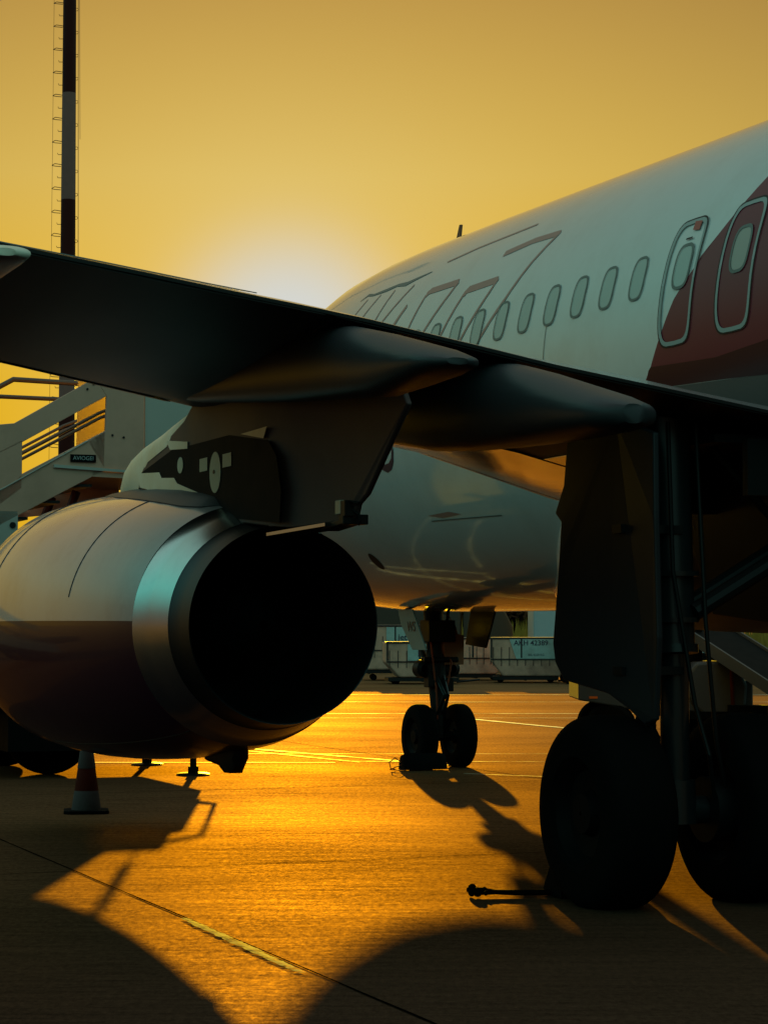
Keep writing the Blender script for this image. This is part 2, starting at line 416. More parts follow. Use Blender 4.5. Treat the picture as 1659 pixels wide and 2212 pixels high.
bm = new(); rings = []
NS = 96
for a, zb, zt, hw in fus_tab:
    c = (zb + zt) / 2; h = (zt - zb) / 2
    rings.append([(a, hw * math.cos(2 * math.pi * k / NS), c + h * math.sin(2 * math.pi * k / NS)) for k in range(NS)])
loft(bm, rings)
obj('fuselage', bm, M['white'], air, angle=60)

def decal(name, polys, m, off, parent=air, holes=None, step=.08, **k):
    """flat outline in (station, height) wrapped on the port fuselage skin; thin real sheet proud of it"""
    bm = new()
    for poly in polys:
        fs = [bm.faces.new([bm.verts.new((a, 0, z)) for a, z in poly])]
    bmesh.ops.triangulate(bm, faces=bm.faces[:], ngon_method='EAR_CLIP')
    zs = [v.co.z for v in bm.verts]; xs = [v.co.x for v in bm.verts]
    z = min(zs) + step
    while z < max(zs):
        bmesh.ops.bisect_plane(bm, geom=bm.verts[:] + bm.edges[:] + bm.faces[:], plane_co=(0, 0, z), plane_no=(0, 0, 1)); z += step
    x = math.ceil(min(xs))
    while x < max(xs):
        bmesh.ops.bisect_plane(bm, geom=bm.verts[:] + bm.edges[:] + bm.faces[:], plane_co=(x, 0, 0), plane_no=(1, 0, 0)); x += 1
    for v in bm.verts: v.co.y = fus_y(v.co.x, v.co.z) + off
    for f in bm.faces: f.normal_update()
    return obj(name, bm, m, parent, angle=80, **k)
def stroke(pts, w):
    """outline polygon of a polyline, w = width or list"""
    pts = [Vector((*p, 0)) for p in pts]; l = []; r = []
    for i, p in enumerate(pts):
        d = (pts[min(i + 1, len(pts) - 1)] - pts[max(0, i - 1)]).normalized(); s = Vector((-d.y, d.x, 0)); ww = (w[i] if isinstance(w, (list, tuple)) else w) / 2
        l.append(p + s * ww); r.append(p - s * ww)
    return [[(a.x, a.y), (b.x, b.y), (d_.x, d_.y), (c_.x, c_.y)] for a, b, c_, d_ in zip(l, l[1:], r, r[1:])]
def rring(cx, cz, w, h, t, n=28, sh=3.2, slant=0.0):
    def pt(k, ww, hh):
        a = 2 * math.pi * k / n; c, s = math.cos(a), math.sin(a)
        return (cx + math.copysign(abs(c) ** (2 / sh), c) * ww, cz + math.copysign(abs(s) ** (2 / sh), s) * hh)
    out = []
    for k in range(n):
        out.append([pt(k, w, h), pt(k + 1, w, h), pt(k + 1, w - t, h - t), pt(k, w - t, h - t)])
    return out, [pt(k, w - t, h - t) for k in range(n)]
# burgundy tail livery
sw = [(2.0, 5.34), (2.32, 5.07), (2.55, 4.86), (2.79, 4.65), (2.98, 4.51), (3.08, 4.37), (3.30, 4.22), (3.45, 4.01), (3.51, 3.93), (3.66, 3.73), (3.78, 3.62), (3.80, 3.56),
      (2.61, 3.52), (1.96, 3.49), (-2, 3.35), (-7, 3.2), (-7, 6.0), (-1.5, 6.0), (0.3, 5.95), (1.2, 5.75)]
decal('livery_panel', [sw], M['burgundy'], .004, label='burgundy painted rear fuselage livery')
decal('maroon_band', [[(3.70, 3.70), (3.66, 3.725), (2.65, 3.69), (1.9, 3.735), (.5, 3.80), (-7, 3.9), (-7, 3.2), (-2, 3.35), (1.96, 3.49), (2.61, 3.52), (3.79, 3.56)]], M['maroon'], .007, label='deep maroon band below the burgundy livery')  # darker maroon strip along the lower edge of the burgundy
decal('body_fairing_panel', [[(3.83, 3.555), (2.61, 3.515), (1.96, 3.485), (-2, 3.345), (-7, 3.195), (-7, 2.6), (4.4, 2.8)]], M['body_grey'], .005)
# outlined display letters
for grp in (([(7.3, 5.23), (6.69, 5.26), (6.14, 5.24)], .06, [(6.12, 5.25), (6.42, 4.99), (6.68, 4.71), (7.16, 4.30)], .042),
            ([(7.82, 4.90), (7.76, 4.94), (7.09, 4.94)], .075, [(7.07, 4.95), (7.18, 4.80), (7.60, 4.36)], .042, [(7.82, 4.92), (8.14, 4.46)], .042),
            ([(8.96, 5.06), (8.88, 5.09), (8.18, 5.08)], .07, [(8.16, 5.08), (8.27, 4.95), (8.66, 4.56)], .042, [(8.96, 5.06), (9.10, 4.64)], .042),
            ([(9.41, 5.01), (9.60, 4.78)], .06), ([(9.58, 5.26), (10.06, 4.86)], .035), ([(10.17, 5.29), (10.28, 4.90)], .035), ([(10.6, 5.3), (10.9, 4.9)], .03), ([(11.0, 5.3), (11.3, 4.9)], .03)):
    let = []
    for q in range(0, len(grp), 2): let += stroke(grp[q], grp[q + 1])
    decal('livery_outline_letter', let, M['redline'], .004)
decal('livery_script', stroke([(9.0, 5.42), (8.3, 5.46), (7.6, 5.47), (7.0, 5.48)], .02), M['redline'], .004)
decal('reflection_streak', stroke([(11.29, 5.32), (11.12, 5.37), (10.9, 5.34), (10.47, 5.34), (10.21, 5.35), (9.9, 5.32), (9.67, 5.34), (9.28, 5.36)], [.01, .03, .025, .04, .03, .05, .03, .01]), M['trim'], .0045)  # dark reflection on the skin, drawn as a thin strip
decal('livery_letter', stroke([(9.86, 3.62), (9.82, 3.52), (9.77, 3.42), (9.68, 3.335), (9.58, 3.315), (9.47, 3.33), (9.37, 3.39), (9.32, 3.47), (9.31, 3.62)], [.03, .035, .05, .07, .085, .075, .055, .05, .05]), M['navy'], .004, step=.03)
# cabin windows
wx = [3.98 + .533 * k for k in range(17)] + [1.47 - .533 * k for k in range(3)]
for a in wx:
    rg, inner = rring(a, 4.485, .125, .185, .020)
    wo_ = decal('cabin_window', rg, M['trim'] if a > 3 else M['ledge'], .009, step=.1)
    decal('pane', [inner], M['glass'], .005, parent=wo_, step=.1)
# overwing exits
for i, (cx, cz) in enumerate(((3.26, 4.355), (2.38, 4.355))):
    rg, inner = rring(cx, cz, .255, .50, .032, n=36, sh=5)
    e = decal('overwing_exit', rg, M['ledge'], .010, step=.1, label='forward overwing exit outlined in grey' if i == 0 else 'aft overwing exit outlined in pale grey on burgundy')
    rg2, _ = rring(cx, cz, .268, .513, .012, n=36, sh=5)
    decal('door_gap', rg2, M['dark'], .012, parent=e, step=.1)
    rw, inn = rring(cx - .02, 4.475, .135, .185, .024)
    decal('window_frame', rw, M['trim'], .012, parent=e, step=.1)
    decal('pane', [inn], M['glass'] if i == 0 else M['stair2'], .008, parent=e, step=.1)
    if i == 0:
        decal('sticker', [[(3.25, 4.84), (3.13, 4.825), (3.13, 4.75), (3.24, 4.765)]], M['redsq'], .011, parent=e)
        decal('handle_slot', stroke([(3.2, 4.70), (3.3, 4.70)], .015), M['dark'], .011, parent=e)
# panel lines and small marks
decal('skin_joint', stroke([(7.9, 3.99), (6.2, 3.99), (5.62, 4.0)], .010) + stroke([(5.62, 4.0), (5.60, 4.55)], .010) + stroke([(5.62, 3.6), (5.62, 4.0)], .008), M['trim'], .004)
decal('skin_joint', stroke([(9.0, 2.745), (7.3, 2.725)], .010), M['trim'], .004)
decal('service_panel', [[(9.02, 2.80), (8.45, 2.815), (8.19, 2.78), (8.67, 2.765)]], M['redline'], .005)
decal('drain_port', [[(11.3 + .11 * math.cos(t) , 2.40 + .09 * math.sin(t)) for t in [k * math.pi / 8 for k in range(16)]]], M['dark'], .005, step=.03)
decal('static_port', [[(5.28 + .012 * math.cos(t), 3.83 + .03 * math.sin(t)) for t in [k * math.pi / 4 for k in range(8)]]], M['redsq'], .005)
# blade antenna on the crown
bm = new(); prism(bm, [(12.30, -.012, 6.02), (12.00, -.012, 6.02), (12.00, -.012, 6.15), (11.93, -.009, 6.40), (11.98, -.009, 6.405), (12.12, -.012, 6.18), (12.26, -.012, 6.13)], (0, .024, 0))
obj('blade_antenna', bm, M['rail'], air, smooth=False)
# cockpit glazing
for s_ in (1, -1):
    bm = new()
    for poly in ([(16.45, .22, 4.72), (15.95, .22, 5.10), (15.75, .85, 4.98), (16.2, .95, 4.62)], [(16.15, 1.0, 4.62), (15.7, .92, 4.98), (15.25, 1.25, 4.95), (15.5, 1.38, 4.6)]):
        vs = [bm.verts.new((a, s_ * y, z + .05)) for a, y, z in poly]; bm.faces.new(vs)
    r_ = bmesh.ops.extrude_face_region(bm, geom=bm.faces[:]); 
    for v in r_['geom']:
        if isinstance(v, bmesh.types.BMVert): v.co += Vector((.02, .01 * s_, .02))
    obj('cockpit_window', bm, M['glass'], air, smooth=False)
# belly fairing
bm = new(); rings = []
for a, hw, zb, zt in ((8.6, .45, 1.86, 2.2), (7.9, .80, 1.80, 2.45), (7.2, 1.08, 1.74, 2.7), (6.6, 1.38, 1.68, 3.0), (6.0, 1.64, 1.65, 3.15), (5.3, 1.85, 1.62, 3.25), (4.2, 2.06, 1.60, 3.32), (2, 2.1, 1.59, 3.3), (-1, 2.1, 1.59, 3.25), (-3.5, 2.0, 1.63, 3.2), (-5.5, 1.7, 1.76, 3.1), (-7, 1.1, 1.9, 2.9)):
    r = []
    for k in range(48):
        t = 2 * math.pi * k / 48; c_, s_ = math.cos(t), math.sin(t); e_ = 2 / 2.6
        r.append((a, hw * math.copysign(abs(c_) ** e_, c_), (zb + zt) / 2 + (zt - zb) / 2 * math.copysign(abs(s_) ** e_, s_)))
    rings.append(r)
loft(bm, rings)
for f in bm.faces: f.material_index = 1 if f.calc_center_median().x < 5.6 else 0
obj('belly_fairing', bm, [M['white'], M['belly_dark']], air, angle=60)
# tail (beyond the frame, casts its shadow and completes the aircraft)
bm = new(); prism(bm, [(-12.5, -.15, 6.0), (-16.0, -.1, 11.6), (-18.2, -.1, 11.7), (-18.6, -.15, 5.6)], (0, .25, 0))
obj('tail_fin', bm, M['burgundy'], air, smooth=False)
for s_ in (1, -1):
    bm = new(); prism(bm, [(-15.2, s_ * .5, 5.0), (-18.6, s_ * 6.2, 5.6), (-20.0, s_ * 6.2, 5.6), (-18.6, s_ * .4, 5.0)], (0, 0, .14))
    obj('tailplane', bm, M['wing'], air, smooth=False)

# ---- wings
def interp(tab, y):
    if y <= tab[0][0]: return tab[0][1]
    for p, q in zip(tab, tab[1:]):
        if y <= q[0]: return p[1] + (q[1] - p[1]) * (y - p[0]) / (q[0] - p[0])
    return tab[-1][1]
TEz = [(0, 2.62), (1.9, 2.72), (3.48, 2.93), (4.2, 3.04), (4.87, 3.14), (5.37, 3.23), (5.77, 3.30), (6.22, 3.38), (6.85, 3.43), (7.53, 3.49), (8.17, 3.54), (12, 3.88), (17, 4.33)]
LEz = [(0, 2.80), (1.9, 2.93), (3.5, 3.22), (3.88, 3.29), (5.77, 3.37), (7.35, 3.53), (12, 3.95), (17, 4.42)]
TU = [(0, .08), (2, .08), (4.5, .08), (6.3, .095), (8, .08), (17, .07)]
TL = [(0, .055), (2, .05), (6.3, .05), (17, .045)]
def te_a(y): return -.6 if y < 6.3 else -.6 - (y - 6.3) * .30
def le_a(y): return 3.60 - .52 * (y - 5.77)
def naca(x): return 10 * (.2969 * math.sqrt(x) - .126 * x - .3516 * x * x + .2843 * x ** 3 - .1036 * x ** 4)
def wpt(y, x, up, off=0.0):
    la, ta, lz, tz = le_a(y), te_a(y), interp(LEz, y), interp(TEz, y); c_ = la - ta
    t = (interp(TU, y) if up else -interp(TL, y)) * c_ * naca(x) * 1.0 + (.010 if up else -.010) * x
    return (la - c_ * x, y, lz + (tz - lz) * x + t + off)
XS = [0, .004, .012, .03, .06, .1, .16, .24, .34, .45, .56, .66, .76, .86, .94, 1.0]
YS = [0, 1.0, 1.9, 2.6, 3.2, 3.5, 3.88, 4.2, 4.6, 4.87, 5.1, 5.37, 5.77, 6.0, 6.3, 6.85, 7.35, 8.17, 9.5, 11, 12.5, 14, 15.5, 17]
for s_ in (1, -1):
    bm = new(); rings = []
    for y in YS:
        up = [wpt(y, x, True) for x in XS[::-1]]; lo = [wpt(y, x, False) for x in XS[1:]]
        rings.append([(p[0], s_ * p[1], p[2]) for p in up + lo])
    loft(bm, rings)
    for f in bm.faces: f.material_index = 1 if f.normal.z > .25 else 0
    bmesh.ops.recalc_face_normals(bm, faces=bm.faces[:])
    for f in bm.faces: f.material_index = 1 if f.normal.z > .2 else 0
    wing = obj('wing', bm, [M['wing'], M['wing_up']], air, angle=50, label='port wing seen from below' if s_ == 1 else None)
    bm = new(); prism(bm, [(wpt(17, .1, True)[0], s_ * 17, 4.42), (wpt(17, .9, True)[0] - .3, s_ * 17.35, 5.6), (wpt(17, 1, True)[0] - .5, s_ * 17.35, 5.6), (wpt(17, 1, True)[0], s_ * 17, 4.36)], (0, .04 * s_, 0))
    obj('wingtip_fence', bm, M['white'], air, smooth=False)
    def skin_patch(name, y0, y1, x0, x1, m, up=False, off=.004, ny=10, nx=6):
        bm = new(); g = []
        for i in range(ny + 1):
            y = y0 + (y1 - y0) * i / ny
            row = []
            for j in range(nx + 1):
                p = wpt(y, x0 + (x1 - x0) * j / nx, up, off if up else -off); row.append(bm.verts.new((p[0], s_ * p[1], p[2])))
            g.append(row)
        for a, b in zip(g, g[1:]):
            for j in range(nx): bm.faces.new((a[j], a[j + 1], b[j + 1], b[j]))
        r_ = bmesh.ops.extrude_face_region(bm, geom=bm.faces[:])
        for v in r_['geom']:
            if isinstance(v, bmesh.types.BMVert): v.co.z += -.006 if not up else .006
        return obj(name, bm, m, air, angle=50)
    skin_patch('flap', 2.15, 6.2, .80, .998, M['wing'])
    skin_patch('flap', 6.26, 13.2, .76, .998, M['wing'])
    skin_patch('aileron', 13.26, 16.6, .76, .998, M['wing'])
    skin_patch('slat', 2.3, 5.35, .012, .14, M['slat'])
    skin_patch('root_reflector', 2.15, 4.9, .15, .46, M['reflect_metal'])  # reflective patches added to give the wing root its golden ground reflection
    skin_patch('root_reflector', 2.15, 3.6, .47, .78, M['reflect_metal'])
    for y0 in (6.15, 8.8, 11.5, 14.2): skin_patch('slat', y0, y0 + 2.6, .012, .14, M['wing'])
    skin_patch('spoiler', 6.5, 8.2, .70, .86, M['wing_up'], up=True, off=.006)
    skin_patch('spoiler', 8.3, 10.0, .70, .86, M['wing_up'], up=True, off=.006)

def canoe(name, y, pts, wmax, m, s_=1, tipw=.35, label=None):
    """fairing: pts = [(a, ztop, zbot)] front to back"""
    bm = new(); rings = []; n = len(pts)
    for i, (a, zt, zb) in enumerate(pts):
        t = i / (n - 1); w = wmax * (math.sin(math.pi * min(1, .06 + t * .62)) ** .6 if t < .75 else 1 * (tipw + (1 - tipw) * math.cos((t - .75) / .25 * math.pi / 2) ** .7))
        r = []
        for k in range(24):
            q = 2 * math.pi * k / 24; c_, s2 = math.cos(q), math.sin(q); e_ = 2 / 2.4
            r.append((a, s_ * (y + w * math.copysign(abs(c_) ** e_, c_)), (zt + zb) / 2 + (zt - zb) / 2 * math.copysign(abs(s2) ** e_, s2)))
        rings.append(r)
    loft(bm, rings); return obj(name, bm, m, air, angle=50, label=label)
for s_ in (1, -1):
    canoe('flap_track_fairing', 6.10, [(2.9, 3.35, 3.25), (2.2, 3.4, 3.15), (1.33, 3.42, 3.07), (.35, 3.40, 2.98), (-.6, 3.31, 2.91), (-1.1, 3.21, 2.87), (-1.5, 3.12, 2.885), (-1.8, 3.05, 2.90), (-1.97, 3.0, 2.92), (-2.03, 2.975, 2.94)], .17, M['fairing'], s_, label='rounded flap track fairing nearest the engine' if s_ == 1 else None)
    canoe('flap_track_fairing', 5.16, [(1.45, 2.95, 2.90), (1.15, 3.2, 2.825), (.45, 3.25, 2.725), (-.2, 3.2, 2.68), (-.7, 3.13, 2.66), (-1.1, 3.04, 2.65), (-1.5, 2.94, 2.645), (-1.85, 2.85, 2.65), (-2.02, 2.80, 2.66), (-2.07, 2.78, 2.68)], .19, M['fairing'], s_, label='largest flap track fairing above the main gear' if s_ == 1 else None)
    canoe('flap_track_fairing', 8.36, [(.9, 3.38, 3.30), (.3, 3.43, 3.26), (-.4, 3.435, 3.26), (-1.1, 3.425, 3.28), (-1.6, 3.405, 3.29), (-1.95, 3.385, 3.295), (-2.15, 3.365, 3.30), (-2.2, 3.345, 3.31)], .14, M['cream'], s_, label='pale tip of the outboard flap track fairing' if s_ == 1 else None)
    canoe('flap_track_fairing', 12.0, [(-.8, 3.85, 3.7), (-1.5, 3.88, 3.6), (-2.4, 3.9, 3.58), (-3.3, 3.82, 3.66), (-3.7, 3.77, 3.72)], .15, M['fairing'], s_)

# ---- engines
EY, EZ = 5.75, 1.676
prof_o = [(1.575, .638), (1.70, .655), (1.88, .683), (1.885, .686), (2.1, .752), (2.30, .802), (2.305, .808), (2.5, .845), (2.74, .875), (3.05, .912), (3.4, .945), (3.8, .975), (4.2, 1.0), (4.8, 1.03), (5.4, 1.048), (6.0, 1.05),
          (6.6, 1.035), (6.95, .99), (7.08, .94), (7.12, .89), (7.05, .85), (6.8, .83), (6.3, .84), (5.6, .86)]
def engine(s_):
    o = (0, s_ * EY, EZ)
    bm = new(); mi = []
    prof = prof_o[6:]
    n = 96; rings = []
    for a, r in prof: rings.append([(a, s_ * EY + r * math.cos(2 * math.pi * (k + .5) / n), EZ + r * math.sin(2 * math.pi * (k + .5) / n)) for k in range(n)])
    loft(bm, rings, caps=False)
    for f in bm.faces:
        c_ = f.calc_center_median(); rr = math.hypot(c_.y - s_ * EY, c_.z - EZ)
        f.material_index = 2 if c_.x > 6.75 else (1 if c_.z < EZ + .02 else 0)
    nac = obj('engine_nacelle', bm, [M['nacelle'], M['nacelle_red'], M['metal']], air, angle=50, label='white and burgundy engine nacelle under the port wing' if s_ == 1 else None)
    bm = new(); lathe(bm, prof_o[3:7], o, (1, 0, 0), 96); obj('exhaust_band', bm, M['metal'], nac, angle=60)
    bm = new(); lathe(bm, [(1.90, .64), (1.578, .630)] + prof_o[0:4], o, (1, 0, 0), 96); obj('nozzle_lip', bm, M['metal2'], nac, angle=60)
    bm = new(); lathe(bm, [(1.574, .633), (1.60, .62), (1.9, .62), (2.4, .66), (3.0, .68), (3.01, .02)], o, (1, 0, 0), 64); lathe(bm, [(3.0, .36), (2.6, .30), (2.2, .16), (2.0, .03)], o, (1, 0, 0), 32)
    obj('exhaust_duct', bm, M['soot'], nac, angle=60)
    bm = new(); lathe(bm, [(5.6, .86), (5.6, .3), (5.75, .26), (6.0, .14), (6.12, .01)], o, (1, 0, 0), 48); obj('fan', bm, M['dark'], nac)
    # cowl split line and latch fairing under the nacelle
    bm = new()
    for k in range(3): pass
    rings = []
    for a, h, w in ((3.35, .02, .03), (3.0, .07, .06), (2.85, .13, .07), (2.70, .145, .07), (2.62, .10, .06), (2.60, .02, .05)):
        r0 = interp([(p[0], p[1]) for p in prof_o[:14]], a)
        rings.append([(a, s_ * EY - .04 + w * c_, EZ - r0 - h * q) for c_, q in ((-1, -.3), (-1, .5), (-.6, 1), (.6, 1), (1, .5), (1, -.3))])
    loft(bm, rings); obj('drain_mast', bm, M['dark'], nac)
    bm = new()
    for a0, ang0, a1, ang1 in ((2.32, -60, 5.8, -62), (5.9, 10, 5.9, 170), (3.55, 12, 3.55, 160)):
        pts = []
        for k in range(41):
            t = k / 40; a = a0 + (a1 - a0) * t; g = R(ang0 + (ang1 - ang0) * t); r0 = interp(prof_o[:17], a) + .0015
            pts.append((a, s_ * EY + r0 * math.cos(g), EZ + r0 * math.sin(g)))
        tube(bm, pts, .004, 6)
    obj('cowl_seam', bm, M['dark'], nac)
    return nac
engine(1); engine(-1)
def pylon(s_):
    def slab(poly, half0, name, m, **k):
        bm = new()
        prism(bm, [(a, s_ * (EY - half0), z) for a, z in poly], (0, s_ * 2 * half0, 0)); return obj(name, bm, m, air, smooth=False, bevel=.012, **k)
    poly = [(3.00, 3.25), (3.26, 3.13), (3.6, 3.05), (3.69, 2.98), (4.26, 2.91), (4.40, 2.83), (4.4, 2.60), (2.9, 2.52), (2.6, 2.46), (2.15, 2.36), (1.4, 2.30), (1.05, 2.275), (.30, 2.29), (.22, 2.38), (.08, 2.43), (-.55, 2.90), (-.3, 3.2), (.6, 3.3), (2.2, 3.4)]
    bm = new(); prism(bm, [(a, -1, z) for a, z in poly], (0, 2, 0))
    for q in (.4, .7, 1.0, 1.4, 1.8): bmesh.ops.bisect_plane(bm, geom=bm.verts[:] + bm.edges[:] + bm.faces[:], plane_co=(q, 0, 0), plane_no=(1, 0, 0))
    for v in bm.verts: v.co.y = s_ * (EY + math.copysign(min(.18, .018 + max(0, v.co.x - .25) * .13), v.co.y))
    py = obj('pylon', bm, M['pylon'], air, smooth=True, bevel=.01, angle=25, label='grey side of the port engine pylon' if s_ == 1 else None)
    # leading fairing: rounded in front
    bm = new(); rings = []
    for (a, z), (a2, z2), w in (((3.06, 3.30), (2.98, 3.22), .12), ((3.30, 3.22), (3.24, 3.13), .15), ((3.70, 3.165), (3.58, 3.05), .17), ((4.09, 3.115), (3.70, 2.975), .18), ((4.6, 3.06), (4.20, 2.90), .18), ((5.03, 3.0), (4.45, 2.80), .17), ((5.35, 2.92), (4.6, 2.66), .15), ((5.56, 2.81), (4.75, 2.62), .10), ((5.70, 2.66), (5.0, 2.60), .05)):
        r = []
        for k in range(13):
            t = k / 12 * math.pi
            y = s_ * (EY + (w + .004) * math.cos(t)); q = math.sin(t) ** .7
            r.append((a2 + (a - a2) * q, y, z2 + (z - z2) * q))
        rings.append(r)
    loft(bm, rings); obj('leading_fairing', bm, M['cream'], py, label='stained cream leading fairing')
    yo = s_ * (EY + .183)
    def plate(name, polys, m, t=.003, lift=0.0):
        bm = new()
        for poly in polys: prism(bm, [(a, yo + s_ * lift, z) for a, z in poly], (0, s_ * t, 0))
        return obj(name, bm, m, py, smooth=False)
    plate('side_panel', [[(4.37, 2.83), (3.56, 2.94), (3.13, 2.94), (2.18, 2.94), (1.36, 2.84), (1.2, 2.73), (1.11, 2.51), (1.14, 2.31), (2.1, 2.38), (2.6, 2.48), (3.4, 2.63), (4.3, 2.78)]], M['pylon_dark'])
    plate('cover_strip', [[(4.46, 2.83), (3.87, 2.80), (3.81, 2.755), (3.48, 2.735), (3.4, 2.69), (2.85, 2.59), (2.54, 2.475), (2.60, 2.45), (3.2, 2.56), (4.4, 2.72)]], M['cream'], lift=.004)
    plate('small_panel', [[(3.69, 3.02), (3.14, 2.97), (3.14, 2.92), (3.58, 2.945)]], M['cream'], lift=.004)
    plate('small_panel', [[(1.92, 2.925), (1.38, 2.93), (1.45, 2.86)]], M['cream'], lift=.004)
    ell = lambda ca, cz, ra, rz: [(ca + ra * math.cos(t), cz + rz * math.sin(t)) for t in [k * math.pi / 14 for k in range(28)]]
    plate('round_label', [ell(2.48, 2.71, .125, .140)], M['label'], lift=.004)
    plate('rivet', [ell(2.50, 2.715, .018, .014)], M['dark'], lift=.008)
    plate('round_label', [ell(3.32, 2.815, .07, .058)], M['label'], lift=.004)
    plate('square_label', [[(2.84, 2.825), (2.66, 2.825), (2.66, 2.735), (2.84, 2.735)]], M['label'], lift=.004)
    plate('square_label', [[(2.31, 2.82), (2.12, 2.82), (2.12, 2.73), (2.31, 2.73)]], M['label'], lift=.004)
    # curved apron where pylon meets cowl
    bm = new(); rings = []
    for a, w, h in ((5.75, .05, .0), (5.3, .20, .02), (4.6, .27, .035), (3.9, .30, .04), (3.3, .31, .045), (2.8, .30, .05), (2.5, .26, .05), (2.34, .12, .03)):
        r0 = interp(prof_o[:17], a); r = []
        for k in range(9):
            t = -1 + k / 4; yy = w * t; r.append((a, s_ * (EY + yy * 1.15), EZ + math.sqrt(max(r0 * r0 - (yy * 1.15) ** 2, .01)) + h * (1.2 - abs(t) ** 3)))
        r.append((a, s_ * EY, EZ + r0 * .9)); rings.append(r)
    loft(bm, rings); obj('cowl_apron', bm, M['fairing'], py, angle=60)
    # metal plate, bracket and dangling lever at the tail end
    bm = new(); prism(bm, [(1.65, s_ * (EY - .12), 2.25), (1.35, s_ * (EY + .20), 2.235), (.55, s_ * (EY + .10), 2.265), (.6, s_ * (EY - .10), 2.265)], (0, 0, .02)); obj('heat_shield', bm, M['metal'], py, smooth=False)
    bm = new(); box(bm, (.52, s_ * EY, 2.275), (.42, .12, .035), Matrix.Rotation(R(4), 3, 'Y')); box(bm, (.33, s_ * EY, 2.295), (.08, .16, .06)); obj('tail_bracket', bm, M['dark'], py, smooth=False, bevel=.006)
    bm = new(); box(bm, (.40, s_ * (EY + .06), 2.37), (.09, .03, .085)); obj('cover_plate', bm, M['cream'], py, smooth=False, bevel=.006)
    bm = new(); box(bm, (.30, s_ * (EY + .05), 2.36), (.07, .06, .09)); tube(bm, [(.30, s_ * (EY + .05), 2.40), (.19, s_ * (EY + .02), 2.385)], .009, 8)
    tube(bm, [(.28, s_ * (EY + .04), 2.36), (.24, s_ * EY, 2.32), (.215, s_ * EY, 2.28), (.235, s_ * EY, 2.262), (.27, s_ * EY, 2.31)], .008, 8)
    obj('latch_lever', bm, M['dark'], py, smooth=False)
pylon(1); pylon(-1)

# ---- landing gear
def wheel(parent, c, rad, wid, name='wheel', seg=64, flat=.03):
    c = Vector(c); bm = new(); h = wid / 2
    prof = []
    for k in range(25):
        t = -math.pi / 2 + math.pi * k / 24
        prof.append((h * math.copysign(abs(math.sin(t)) ** .62, math.sin(t)), rad - rad * .42 * (1 - abs(math.cos(t)) ** .50)))
    prof = [(-h * .82, rad * .52)] + prof + [(h * .82, rad * .52)]
    for g in (-.32, -.11, .11, .32):     # tread grooves
        prof += []
    lathe(bm, prof, c, (0, 1, 0), seg)
    for v in bm.verts:
        if v.co.z < c.z - rad + flat:
            v.co.z = c.z - rad + flat
            v.co.y = c.y + (v.co.y - c.y) * 1.05
    w = obj(name, bm, M['rubber'], parent, angle=40)
    bm = new(); 
    for s_ in (1, -1):
        lathe(bm, [(s_ * h * .80, rad * .56), (s_ * h * .86, rad * .53), (s_ * h * .70, rad * .49), (s_ * h * .55, rad * .44), (s_ * h * .50, rad * .24), (s_ * h * .78, rad * .20), (s_ * h * .80, rad * .02)], c, (0, 1, 0), 40)
    obj('rim', bm, M['rim'], w, angle=30)
    return w
